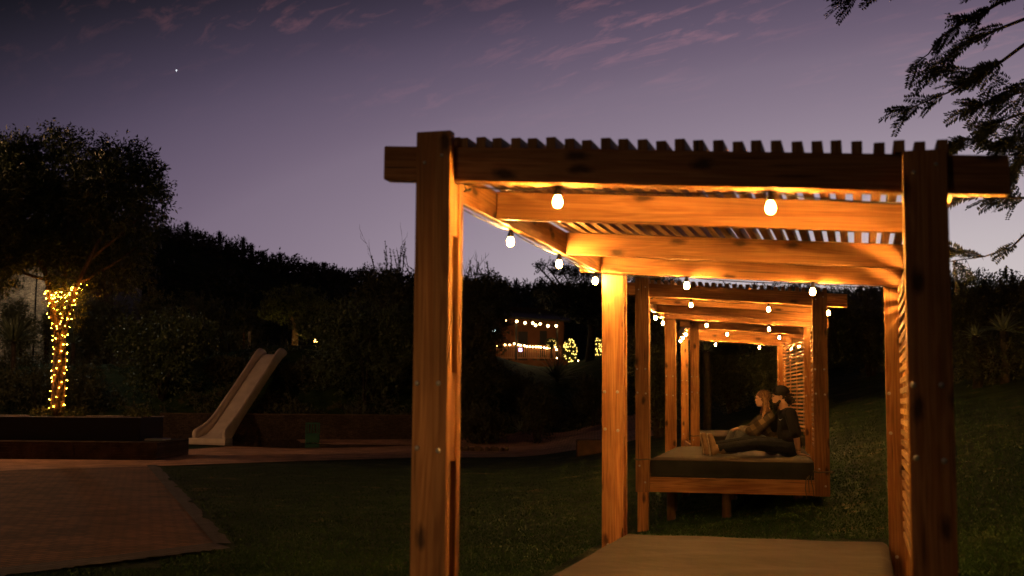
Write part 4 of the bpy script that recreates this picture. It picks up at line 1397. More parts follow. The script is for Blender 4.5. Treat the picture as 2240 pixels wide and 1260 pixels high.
# ------------------------------------------------------------------ stone house with floodlight
def stone_house():
    Y = 62; p = at(20, 760, Y); g = H(p.x, Y) - .3
    r = empty('stone_house', (p.x, Y, g)); tag(r, 'floodlit stone house half hidden behind the fairy-lit tree', 'house')
    xr = at(104, 700, Y).x - p.x
    zt = at(60, 575, Y).z - g
    bm, uv = newbm(); box(bm, -7, xr, 0, 6, 0, zt, uv); mesh_obj('wall', bm, STONEB, r)
    bm, uv = newbm()
    box8(bm, [(-7.4, -.6, zt - .1), (xr + .5, -.6, zt - .1), (-7.4, 3, zt + 1.9), (xr + .5, 3, zt + 1.9), (-7.4, -.6, zt + .05), (xr + .5, -.6, zt + .05), (-7.4, 3, zt + 2.1), (xr + .5, 3, zt + 2.1)], uv)
    box8(bm, [(-7.4, 3.004, zt + 1.9), (xr + .5, 3.004, zt + 1.9), (-7.4, 6.6, zt - .1), (xr + .5, 6.6, zt - .1), (-7.4, 3.004, zt + 2.1), (xr + .5, 3.004, zt + 2.1), (-7.4, 6.6, zt + .05), (xr + .5, 6.6, zt + .05)], uv)
    mesh_obj('roof', bm, ROOFM, r)
    # side wing, its shade put into the dark timber colour, with a dark door
    bm, uv = newbm(); box(bm, xr + .002, xr + 3, 1.2, 6, 0, zt - .8, uv); mesh_obj('side_wing', bm, DARKW, r)
    bm, uv = newbm(); box(bm, xr + .3, xr + 1.3, 1.15, 1.197, .1, 2.3, uv); d = mesh_obj('door', bm, DARKW, r)
    bm, uv = newbm(); box(bm, -4.6, -3.4, -.06, -.002, 1.1, 2.3, uv); wf_ = mesh_obj('window', bm, DARKW, r)
    bm, uv = newbm(); box(bm, -4.5, -3.5, -.08, -.062, 1.2, 2.2, uv); mesh_obj('pane', bm, plain('dark_glass', (.02, .02, .025), .08), wf_)


stone_house()


def floodlight(px, py, Y, col, power, label, tilt=.5, target=None, vis=True):
    p = at(px, py, Y); g = H(p.x, Y)
    r = empty('floodlight', (p.x, Y, g)); tag(r, label, 'floodlight')
    hz = p.z - g
    bm = bmesh.new(); tube(bm, [(0, .06, -.2), (0, .06, hz - .05)], .04, 8); mesh_obj('pole', bm, BLACK, r, smooth=True)
    bm, uv = newbm(); box(bm, -.16, .16, -.05, .05, hz - .11, hz + .11, uv); hd = mesh_obj('lamp_head', bm, BLACK, r)
    bm, uv = newbm(); box(bm, -.14, .14, -.058, -.052, hz - .09, hz + .09, uv); mesh_obj('lens', bm, glow('floodlight_lens', col, 45), hd)
    bm, uv = newbm(); box(bm, -.14, .14, .052, .058, hz - .09, hz + .09, uv); mesh_obj('lens', bm, glow('floodlight_lens_rear', col, 45), hd)
    for dy, tx, tz, pw, an in ((.2, -1.4, -2.4, power, 78), (-.2, 3.0, -2.6, power * .4, 80)):
        l = bpy.data.lights.new('lamp_light', 'SPOT'); l.color = col; l.energy = pw; l.shadow_soft_size = .1; l.spot_size = D2R(an); l.spot_blend = .8
        o = bpy.data.objects.new('lamp_light', l); o.location = (0, dy, hz)
        o.rotation_euler = Vector((tx, 3 * (1 if dy > 0 else -1), tz)).to_track_quat('-Z', 'Y').to_euler(); link(o, r)
    return r


floodlight(82, 545, 57.6, (1, .93, .66), 900, 'white floodlight shining through the crown of the fairy-lit tree')


# ------------------------------------------------------------------ fairy-lit tree
def fairy_tree():
    Y = 34.2
    b0 = at(125, 911, Y)
    root = empty('broadleaf_tree', tuple(b0)); tag(root, 'broadleaf tree in the planter with fairy lights wound round its trunk', 'tree')
    q = lambda px, py, dy=0: at(px, py, Y + dy) - b0
    r = random.Random(2)
    bm = bmesh.new()
    limbs(bm, [([q(125, 918), q(126, 900), q(128, 840), q(131, 790), q(130, 752), q(131, 728)], .20, .165),
               ([q(129, 740), q(120, 700), q(112, 660), q(108, 630), q(100, 600), q(86, 560), q(70, 500, .3)], .125, .05),
               ([q(133, 740), q(146, 700, -.2), q(158, 660, -.3), q(170, 620, -.3), q(195, 570, -.3), q(230, 500, -.4)], .125, .04),
               ([q(131, 735), q(134, 680, .3), q(140, 620, .4), q(150, 540, .5), q(150, 440, .3)], .10, .04),
               ([q(102, 612), q(78, 606, .2), q(48, 596, .3), q(10, 570, .3)], .055, .03),
               ([q(170, 622), q(210, 600), q(260, 570, .3), q(300, 540, .2)], .045, .02),
               ([q(86, 560), q(40, 500), q(0, 430)], .05, .02), ([q(150, 540), q(190, 450, .8), q(220, 380, .5)], .05, .02),
               ([q(195, 570), q(280, 500), q(330, 450)], .04, .02)])
    trunk = mesh_obj('trunk', bm, BARK, root, smooth=True)
    k = Y / F_PX
    bl = []
    for px, py, rx, ry in ((130, 440, 135, 120), (20, 400, 110, 95), (-60, 470, 110, 120), (240, 420, 85, 95), (300, 430, 62, 85), (60, 335, 45, 42), (125, 315, 45, 40), (190, 335, 46, 42), (250, 345, 48, 44),
                           (300, 352, 36, 42), (20, 330, 50, 42), (115, 295, 22, 22), (340, 400, 28, 40), (345, 460, 22, 26), (300, 520, 50, 50), (210, 560, 75, 60), (290, 590, 45, 40), (110, 550, 60, 50), (30, 540, 65, 50),
                           (-20, 600, 60, 40), (240, 620, 40, 24), (20, 600, 30, 26), (145, 610, 40, 22)):
        p = q(px, py, r.uniform(-.9, .9))
        bl.append((p.x, p.y, p.z, rx * k * .9, rx * k * .8, ry * k * .9))
    V, Fc, C, td = leaf_arrays(bl, 80000, .15, .05, 14, .35, .45, 21, .6)
    quads_obj('crown', V, Fc, LEAF['glossy_leaf'], root)
    V, Fc, C, td = leaf_arrays([(q(168, 680).x, q(168, 680).y - .2, q(168, 680).z, .30, .3, .55), (q(135, 650).x, 0, q(135, 650).z, .3, .3, .5), (q(185, 625).x, 0, q(185, 625).z, .4, .3, .3)], 1300, .12, .04, 10, .2, .5, 25)
    quads_obj('epicormic_shoots', V, Fc, LEAF['olive_leaf'], root)
    # fairy lights
    s = empty('fairy_light_string', tuple(b0)); tag(s, 'warm fairy lights wound up the trunk and fork of the broadleaf tree', 'string lights')
    bm = bmesh.new(); bmesh.ops.create_icosphere(bm, subdivisions=1, radius=.0115); me = bpy.data.meshes.new('bulb'); bm.to_mesh(me); bm.free(); me.materials.append(FAIRY)
    cable = []
    def wind(path, rad, n, turns, ph=0.0):
        seg = []
        for i in range(n * 6):
            t = i / (n * 6 - 1)
            f = t * (len(path) - 1); j = min(int(f), len(path) - 2); u = f - j
            p = path[j].lerp(path[j + 1], u)
            rr = rad[0] + (rad[1] - rad[0]) * t
            a = ph + turns * 2 * math.pi * t
            pp = p + Vector((math.cos(a) * rr, math.sin(a) * rr, r.uniform(-.02, .02)))
            seg.append(pp)
            if i % 6 == 3:
                o = bpy.data.objects.new('bulb', me); o.location = p + Vector((math.cos(a), math.sin(a), 0)) * (rr + .020) + Vector((0, 0, r.uniform(-.06, .06))); o.scale = (r.uniform(.6, 1.35),) * 3; link(o, s)
        cable.append(seg)
    wind([q(125, 908), q(128, 840), q(131, 790), q(130, 740)], (.215, .18), 48, 10.0)
    wind([q(129, 740), q(120, 700), q(112, 660), q(108, 632)], (.15, .13), 30, 9, 1)
    wind([q(133, 740), q(146, 700, -.2), q(158, 660, -.3), q(170, 620, -.3)], (.15, .12), 24, 8, 2)
    wind([q(131, 740), q(134, 690, .1), q(136, 655, -.1), q(150, 640, -.3), q(182, 625, -.3)], (.13, .20), 22, 6, 0)
    wind([q(108, 640), q(120, 655, -.2), q(132, 640, -.2), q(145, 650, -.3)], (.10, .16), 16, 5, 0)
    bm = bmesh.new()
    for c_ in cable: tube(bm, c_, .006, 4)
    mesh_obj('cable', bm, BLACK, s)


fairy_tree()


# ------------------------------------------------------------------ veranda house far behind
def veranda():
    Y = 66.0
    p = at(1165, 800, Y); g = at(1165, 803, Y).z
    r = empty('veranda_house', (p.x, Y, g)); tag(r, 'distant house with a lit red-brown veranda', 'house')
    X = lambda px: at(px, 760, Y).x - p.x
    Z = lambda py: at(1165, py, Y).z - g
    bm, uv = newbm(); box(bm, X(1040), X(1236), 1.6, 6, -1.2, Z(690), uv); mesh_obj('wall', bm, TERRA, r)
    bm, uv = newbm()
    zr, zl = Z(704), Z(694)
    box8(bm, [(X(1060), -1.4, zl - .1), (X(1246), -1.4, zr - .1), (X(1060), 3, zl + .5), (X(1246), 3, zr + .5), (X(1060), -1.4, zl), (X(1246), -1.4, zr), (X(1060), 3, zl + .65), (X(1246), 3, zr + .65)], uv)
    box8(bm, [(X(1040), 2.9, zl + .5), (X(1250), 2.9, zr + .5), (X(1040), 6.5, zl + .3), (X(1250), 6.5, zr + .3), (X(1040), 2.9, zl + .9), (X(1250), 2.9, zr + .9), (X(1040), 6.5, zl + .8), (X(1250), 6.5, zr + .8)], uv)
    mesh_obj('roof', bm, ROOFM, r)
    for a, b, z0, z1 in ((1134, 1155, 795, 722), (1182, 1198, 795, 720)):
        bm, uv = newbm(); box(bm, X(a), X(b), 1.55, 1.597, Z(z0), Z(z1), uv); mesh_obj('door', bm, DARKW, r)
    bm, uv = newbm(); box(bm, X(1050), X(1240), -1.2, 1.597, -1.2, Z(790), uv); mesh_obj('deck', bm, TERRA, r)
    for px in (1078, 1129, 1217):
        bm, uv = newbm(); box(bm, X(px) - .06, X(px) + .06, -1.12, -1.0, Z(790) + .001, Z(700), uv); mesh_obj('column', bm, DARKW, r)
    bm, uv = newbm()
    for za, zb in ((757, 760), (783, 786)): box(bm, X(1085), X(1226), -1.10, -1.04, Z(zb), Z(za), uv)
    px = 1086
    while px < 1226:
        box(bm, X(px), X(px) + .045, -1.09, -1.05, Z(782.9), Z(760.1), uv); px += 4.6
    mesh_obj('railing', bm, noise_mat('railing_wood', (.22, .09, .04), (.34, .15, .07), 3, .7), r)
    bm, uv = newbm(); box(bm, X(1135), X(1143), -.6, -.55, Z(770), Z(763), uv)
    o = mesh_obj('lit_screen', bm, glow('violet_screen', (.55, .45, 1), 7), loc=(p.x, Y, g)); tag(o, 'small glowing violet screen on the veranda', 'screen')
    bmm = bmesh.new(); bmesh.ops.create_icosphere(bmm, subdivisions=2, radius=.062); me = bpy.data.meshes.new('bulb'); bmm.to_mesh(me); bmm.free(); me.materials.append(FARB)

    def string(label, pts, YY, ms, sc_=1.0, cable=True, nm='globe_light_string', grp='light strings on the veranda'):
        p0 = at(*pts[0], YY)
        s = empty(nm, tuple(p0)); tag(s, label, 'string lights', grp)
        P = []
        for x_, y_ in pts:
            o = bpy.data.objects.new('bulb', ms); o.location = at(x_, y_, YY) - p0; o.scale = (sc_,) * 3; link(o, s); P.append(at(x_, y_, YY) - p0 + Vector((0, 0, .062 * sc_)))
        if cable:
            b2 = bmesh.new(); tube(b2, P, .012, 4); mesh_obj('cable', b2, BLACK, s)
        return s
    cv = lambda L_: [(1000 + a / 5.726, 640 + b / 5.726) for a, b in L_]
    string('globe lights along the eave of the veranda', cv([(465, 350), (605, 357), (747, 361), (851, 380), (948, 382), (983, 410), (1040, 393), (1138, 418), (1240, 418)]), 64.6, me, 1.15)
    sr_ = string('globe lights along the veranda railing', cv([(500, 668), (600, 655), (658, 652), (715, 640), (768, 655), (797, 660), (843, 665), (873, 675), (910, 677), (948, 680), (985, 680), (1020, 680), (1048, 685), (1090, 690), (1123, 695), (1155, 693), (1190, 692), (1228, 680), (1245, 715)]), 64.7, me, .8)
    lamp('lamp_light', at(1170, 745, 61.5) - sr_.location, (1, .66, .3), 32, .15, sr_)  # added point light ahead of the railing to brighten the slope; no bulb there
    string('low row of globe lights on the ground right of the veranda', cv([(1250, 820), (1515, 853), (1608, 853), (1730, 853)]), 62, me, .55)
    bmm = bmesh.new(); bmesh.ops.create_icosphere(bmm, subdivisions=1, radius=.028); me2 = bpy.data.meshes.new('bulb'); bmm.to_mesh(me2); bmm.free(); me2.materials.append(FARY)
    rr = random.Random(5)
    for j, (cx_, cy_, hw, hv, n, lab, slab_) in enumerate(((1206, 751, 10, 8, 18, 'small shrub in yellow fairy lights on the veranda corner', 'yellow fairy lights on the small veranda-corner shrub'),
                                              (1247, 767, 15, 25, 58, 'rounded shrub wrapped in yellow fairy lights right of the veranda', 'yellow fairy lights on the rounded shrub right of the veranda'),
                                              (1306, 772, 11, 33, 56, 'upright shrub in yellow fairy lights beside the rear post', 'yellow fairy lights on the upright shrub beside the rear post'))):
        YY = 62
        c0 = at(cx_, cy_, YY)
        if j == 0: YY = 64.0; c0 = at(cx_, cy_, YY)
        kk = YY / F_PX
        V, Fc, C, td = leaf_arrays([(0, 0, 0, hw * kk * .85, hw * kk * .8, hv * kk * .85)], 2600, .10, .05, 10, .12, 0, 60 + j)
        sr = empty('lit_shrub', (c0.x, YY, c0.z - hv * kk)); tag(sr, lab, 'shrub', 'shrubs wrapped in fairy lights')
        V = V + np.array([0, 0, hv * kk]); quads_obj('crown', V, Fc, LEAF['hill_leaf'], sr)
        b3 = bmesh.new(); tube(b3, [(0, 0, -.6), (0, 0, hv * kk)], [.08, .04], 6); mesh_obj('stem', b3, BARKD, sr)
        ls = empty('fairy_light_net', tuple(c0)); tag(ls, slab_, 'string lights', 'fairy light nets on shrubs')
        for i in range(n):
            a = rr.uniform(0, 2 * math.pi); e = rr.uniform(-1, 1)
            ce = math.sqrt(1 - e * e)
            o = bpy.data.objects.new('bulb', me2)
            o.location = (math.cos(a) * ce * hw * kk, -abs(math.sin(a)) * ce * hw * kk, e * hv * kk); o.scale = (rr.uniform(.9, 1.3),) * 3
            link(o, ls)
    # cool white window light seen through the shrub
    pc = at(1082, 725, 60)
    o_ = empty('white_lamp', tuple(pc)); tag(o_, 'cool white lamp glinting through the dense shrub left of the veranda', 'lamp')
    b4 = bmesh.new(); ellip(b4, (0, 0, 0), (.1, .1, .1)); mesh_obj('globe', b4, glow('cool_globe', (.75, .9, 1), 20), o_)
    b4 = bmesh.new(); tube(b4, [(0, 0, -.1), (0, 0, -2.5)], .03, 6); mesh_obj('pole', b4, BLACK, o_)


veranda()

# evening planet
bm = bmesh.new(); ellip(bm, (0, 0, 0), (1.25, 1.25, 2.0), seg=10, rings=6)
o = mesh_obj('evening_star', bm, glow('planet_light', (.85, .92, 1), 1.6), loc=tuple(at(386, 154, 2600))); tag(o, 'single bright evening star in the upper left sky', 'star')


# ------------------------------------------------------------------ thorn tree overhanging from the right
def sprig(P, base, d, ln, ll, n, seed, w=.017):
    """feathery leaf: leaflets in two rows along a rachis"""
    r = np.random.default_rng(seed)
    d = np.array(d, float); d /= np.linalg.norm(d)
    s = np.cross(d, r.normal(size=3)); s /= np.linalg.norm(s)
    nrm = np.cross(d, s)
    base = np.array(base, float)
    t = np.repeat(np.linspace(.08, 1, n), 2)
    sg = np.tile([1, -1], n)
    sag = -.25 * ln * (t ** 2)
    Q = base + d * (t * ln)[:, None] + np.array([0, 0, 1]) * (sag * .5)[:, None]
    ld = d * .45 + s * sg[:, None] + r.normal(size=(2 * n, 3)) * .14
    ld /= np.linalg.norm(ld, axis=1)[:, None]
    L_ = (ll * (1 - .45 * np.abs(t - .45) * 1.6) * r.uniform(.8, 1.1, 2 * n))[:, None]
    wd = np.cross(ld, nrm) * w * .5
    V = np.concatenate([Q, Q + ld * L_ * .5 + wd, Q + ld * L_, Q + ld * L_ * .5 - wd], 0)
    i = np.arange(2 * n) ; N = 2 * n
    P.append((V, np.stack([i, i + N, i + 2 * N, i + 3 * N], 1)))


def thorn_tree():
    g = H(5.6, 10.2)
    root = empty('thorn_tree', (5.6, 10.2, g)); tag(root, 'thorny feather-leaved tree overhanging the picture from the upper right', 'tree')
    org = Vector((5.6, 10.2, g))
    q = lambda px, py, Y=9.0: at(px, py, Y) - org
    bm = bmesh.new(); bt = bmesh.new()
    tr = [Vector((0, 0, -.2)), Vector((.05, 0, 1.2)), Vector((-.1, -.1, 2.6)), Vector((-.3, -.4, 3.8)), Vector((-.5, -.7, 4.8)), Vector((-.8, -1.0, 5.8))]
    limbs(bm, [(tr, .17, .05)])
    mesh_obj('trunk', bm, BARKD, root, smooth=True)
    P = []
    r = random.Random(12)
    br = [  # pixel polyline, distance, radius, shoots, thorns
        ([(2420, -60), (2193, 2), (2159, 22), (2100, 54), (2055, 84), (2031, 118), (2000, 140)], 9.2, .012, 14, 3),
        ([(2420, 10), (2240, 42), (2183, 64), (2134, 84), (2100, 103), (2060, 140), (2040, 165)], 8.9, .011, 15, 3),
        ([(2420, 20), (2240, 98), (2193, 133), (2154, 157), (2119, 177), (2075, 202), (2016, 226), (1975, 244)], 8.8, .012, 24, 4),
        ([(2193, 133), (2168, 141), (2130, 148), (2090, 152)], 8.8, .007, 8, 0),
        ([(2420, 120), (2300, 170), (2240, 200), (2190, 215), (2150, 230), (2120, 240)], 9.0, .010, 18, 2),
        ([(2420, 180), (2300, 230), (2230, 250), (2180, 270), (2140, 300), (2100, 310)], 9.1, .010, 24, 2),
        ([(2420, 230), (2300, 280), (2240, 300), (2200, 315), (2160, 320)], 9.3, .009, 22, 2),
        ([(2400, 300), (2290, 330), (2240, 345), (2215, 380), (2205, 420)], 9.0, .008, 16, 2),
        ([(2440, 435), (2240, 433), (2174, 433), (2130, 428), (2100, 432)], 8.9, .009, 11, 6),
        ([(2460, 380), (2300, 450), (2240, 514), (2213, 541), (2154, 561), (2083, 571), (2050, 580)], 8.7, .008, 2, 16),
        ([(2154, 561), (2120, 553), (2100, 548)], 8.7, .004, 5, 0), ([(2083, 571), (2100, 578), (2125, 590)], 8.7, .004, 2, 6),
        ([(1960, -80), (1900, -30), (1870, -6), (1830, -2)], 8.8, .008, 7, 2),
        ([(2460, -80), (2300, -30), (2220, -20), (2080, -12), (1960, -20), (1900, -26)], 9.0, .010, 12, 2),
    ]
    seed = 1
    for pts, Y, rad, ns, nth in br:
        W_ = [q(a, b, Y + (i - 2) * .02) for i, (a, b) in enumerate(pts)]
        tube(bt, W_, [rad * (1.5 - 1.2 * i / (len(W_) - 1)) for i in range(len(W_))], 6)
        Ls = [(W_[i + 1] - W_[i]).length for i in range(len(W_) - 1)]
        vis0 = 0 if pts[0][0] < 2300 and pts[0][1] > -50 else 1
        for k in range(ns):
            f = r.uniform(vis0 * .25, 1.0) * (len(W_) - 1); j = min(int(f), len(W_) - 2); u = f - j
            p = W_[j].lerp(W_[j + 1], u); dr = (W_[j + 1] - W_[j]).normalized()
            side = Vector((r.uniform(-1, .6), r.uniform(-.8, .8), r.uniform(-1, .8)))
            d = (dr * .8 + side * .75).normalized()
            ln = r.uniform(.15, .24)
            sprig(P, p, d, ln, r.uniform(.05, .066), 14, seed); seed += 1
            tube(bt, [p, p + d * ln * .5 - Vector((0, 0, ln * .03)), p + d * ln - Vector((0, 0, ln * .12))], [.0035, .0025, .0015], 4)
            if r.random() < .6:
                d2 = (d + Vector((r.uniform(-.9, .5), r.uniform(-.6, .6), r.uniform(-.9, .7))) * .8).normalized()
                sprig(P, p + d * ln * .25, d2, ln * .7, .045, 10, seed); seed += 1
        for k in range(nth):
            f = r.uniform(.3, .98) * (len(W_) - 1); j = min(int(f), len(W_) - 2); p = W_[j].lerp(W_[j + 1], f - j)
            d = Vector((r.uniform(-.6, .6), r.uniform(-.3, .3), r.choice((-1, 1)) * r.uniform(.6, 1))).normalized()
            tube(bt, [p, p + d * r.uniform(.03, .055)], [.003, .0006], 4)
    # dense leafy mass at the right border
    for k in range(110):
        a, b = r.uniform(2150, 2330), r.uniform(165, 345)
        if b > 345 - (2150 - a) * -.2 and a < 2190: continue
        p = q(a, b, r.uniform(8.8, 9.8))
        d = Vector((r.uniform(-1, .4), r.uniform(-1, 1), r.uniform(-1, .7))).normalized()
        sprig(P, p, d, r.uniform(.14, .24), .045, 12, seed); seed += 1
    for k in range(11):
        t = k / 10
        p = q(2225 + 8 * math.sin(k), 330 + 110 * t, 9.1)
        sprig(P, p, Vector((r.uniform(-1, .3), r.uniform(-.5, .5), -1)).normalized(), .15, .04, 10, seed); seed += 1
    for i in range(7):      # limbs out of frame that carry the twigs
        e = W_ = q(2420, (-60, 20, 120, 180, 230, 300, 380)[i], 9.1)
        tube(bt, [tr[3 + i % 3], tr[3 + i % 3].lerp(e, .5) + Vector((0, 0, .15)), e], [.045, .03, .015], 8)
    mesh_obj('branch', bt, BARKD, root, smooth=True)
    V, Fc = join_arrays(P)
    quads_obj('crown', V, Fc, LEAF['needle_leaf'], root)


thorn_tree()

# ------------------------------------------------------------------ people
C2 = CABS[1]


def pp(px, py, b):
    """pavilion-frame point seen at a pixel, b metres behind the pavilion's front"""
    z = -.2
    for _ in range(4):
        a = solve_a(C2, b, z, px)
        w = cab_world(C2, a, b, 0)
        z = at(px, py, w.y).z
    return Vector((a, b, z - C2['zm']))


class Blob:
    def __init__(s): s.bm = bmesh.new()

    def cap(s, p, q_, r1, r2, n=10):
        p, q_ = Vector(p), Vector(q_)
        ellip(s.bm, p, (r1,) * 3, seg=n, rings=8); ellip(s.bm, q_, (r2,) * 3, seg=n, rings=8)
        tube(s.bm, [p, q_], [r1, r2], n)
        return s

    def chain(s, pts):
        for (a, ra), (b, rb) in zip(pts, pts[1:]): s.cap(a, b, ra, rb)
        return s

    def ell(s, c, r, rot=None):
        ellip(s.bm, c, r, rot, 16, 12); return s

    def make(s, name, mt, parent, vox=.008, sm=2, extra=None):
        o = mesh_obj(name, s.bm, mt, parent, smooth=True)
        m = o.modifiers.new('remesh', 'REMESH'); m.mode = 'VOXEL'; m.voxel_size = vox; m.use_smooth_shade = True
        if sm:
            m = o.modifiers.new('smooth', 'SMOOTH'); m.factor = .5; m.iterations = sm
        return o


SKIN = noise_mat('skin', (.46, .26, .18), (.55, .33, .23), 12, .55, .05)
TSHIRT = noise_mat('black_cotton', (.006, .006, .007), (.010, .010, .011), 14, .95, .4, bscale=18)
JEAND = noise_mat('dark_denim', (.005, .007, .011), (.010, .013, .020), 22, .9, .4, bscale=25)
JEANL = noise_mat('light_denim', (.13, .14, .14), (.20, .21, .20), 20, .9, .4, bscale=25)
BOOTM = noise_mat('tan_suede', (.20, .125, .07), (.28, .18, .10), 12, .85, .3)
SOLEM = noise_mat('pale_rubber', (.30, .23, .16), (.36, .28, .19), 12, .7, .3)
HAIRD = noise_mat('dark_hair', (.012, .008, .006), (.035, .022, .014), 40, .6, .8, stretch=(1, 1, 1))
HAIRR = noise_mat('auburn_hair', (.10, .048, .025), (.28, .155, .08), 22, .55, .9, stretch=(4, 4, .8))
FLEECE = noise_mat('cream_fleece', (.36, .31, .24), (.5, .44, .35), 30, .95, .9)


def plaid():
    m, nt, b = mat('plaid_wool'); L_ = nt.links.new
    t = nd(nt, 'ShaderNodeTexCoord'); mp = nd(nt, 'ShaderNodeMapping'); mp.inputs['Rotation'].default_value = (0, D2R(35), 0)
    L_(t.outputs['Object'], mp.inputs[0])
    outs = []
    for ax in ('X', 'Z'):
        w = nd(nt, 'ShaderNodeTexWave', wave_type='BANDS', bands_direction=ax); w.inputs['Scale'].default_value = 2.2; w.inputs['Distortion'].default_value = 1.2
        L_(mp.outputs[0], w.inputs[0])
        r = nd(nt, 'ShaderNodeValToRGB'); r.color_ramp.interpolation = 'CONSTANT'
        r.color_ramp.elements[0].color = (.25, .25, .25, 1); r.color_ramp.elements[1].position = .55; r.color_ramp.elements[1].color = (1, 1, 1, 1)
        L_(w.outputs[0], r.inputs[0]); outs.append(r.outputs[0])
    mx = nd(nt, 'ShaderNodeMix', data_type='RGBA', blend_type='MULTIPLY'); mx.inputs[0].default_value = 1; L_(outs[0], mx.inputs[6]); L_(outs[1], mx.inputs[7])
    m2 = nd(nt, 'ShaderNodeMix', data_type='RGBA'); m2.inputs[6].default_value = (.026, .020, .018, 1); m2.inputs[7].default_value = (.15, .105, .055, 1)
    L_(mx.outputs[2], m2.inputs[0]); L_(m2.outputs[2], b.inputs['Base Color']); b.inputs['Roughness'].default_value = .95
    return m


PLAID = plaid()
LFT = Vector((-1, 0, 0)); UPV = Vector((0, 0, 1)); NEAR = Vector((0, -1, 0))


def head(B, c, k=1.0, yaw=0.0, pitch=0.0, chin=1.0):
    """profile head facing -x; k scales"""
    R_ = Matrix.Rotation(yaw, 3, 'Z') @ Matrix.Rotation(pitch, 3, 'Y')
    f = lambda x, y, z: Vector(c) + R_ @ Vector((x, y, z)) * k
    B.ell(f(.012, 0, .030), (.098 * k, .076 * k, .092 * k), R_)      # skull
    B.ell(f(-.030, 0, -.025), (.062 * k, .060 * k, .085 * k), R_)    # face
    B.ell(f(-.048, 0, -.085), (.036 * k, .036 * k, .028 * k * chin), R_)  # chin
    B.cap(f(.0, .03, -.06), f(-.045, .02, -.085), .03 * k, .022 * k); B.cap(f(.0, -.03, -.06), f(-.045, -.02, -.085), .03 * k, .022 * k)
    B.cap(f(-.080, 0, .014), f(-.097, 0, -.020), .008 * k, .011 * k)      # nose
    B.ell(f(-.092, .009, -.024), (.008 * k, .007 * k, .007 * k)); B.ell(f(-.092, -.009, -.024), (.008 * k, .007 * k, .007 * k))
    B.ell(f(-.086, 0, -.051), (.012 * k, .022 * k, .006 * k), R_); B.ell(f(-.083, 0, -.062), (.012 * k, .020 * k, .006 * k), R_)  # lips
    B.cap(f(-.080, -.035, .028), f(-.088, 0, .030), .010 * k, .010 * k); B.cap(f(-.080, .035, .028), f(-.088, 0, .030), .010 * k, .010 * k)  # brow
    for s in (-1, 1):
        B.ell(f(.008, s * .076, -.012), (.016 * k, .008 * k, .030 * k), R_)  # ears
    return f, R_


def hand(B, p, d, up, k=1.0, curl=.5, side=1):
    """palm at p, fingers along d, back of the hand towards up"""
    d = d.normalized(); up = (up - d * up.dot(d)).normalized(); s = d.cross(up) * side
    M = Matrix((d, s, up)).transposed()
    B.ell(p + d * .045 * k, (.05 * k, .042 * k, .017 * k), M)
    for i, (o_, ln) in enumerate(((-.032, .060), (-.011, .072), (.011, .068), (.031, .052))):
        a = p + d * .082 * k + s * o_ * k
        b = a + (d + s * o_ * 4 - up * curl * .3).normalized() * ln * .5 * k
        c_ = b + (d - up * curl).normalized() * ln * .5 * k
        B.chain([(a, .0095 * k), (b, .0085 * k), (c_, .007 * k)])
    t0 = p + d * .02 * k - s * .035 * k
    t1 = t0 + (d * .7 - s).normalized() * .035 * k
    B.chain([(t0, .013 * k), (t1, .011 * k), (t1 + (d - s * .3 - up * curl * .4).normalized() * .03 * k, .009 * k)])


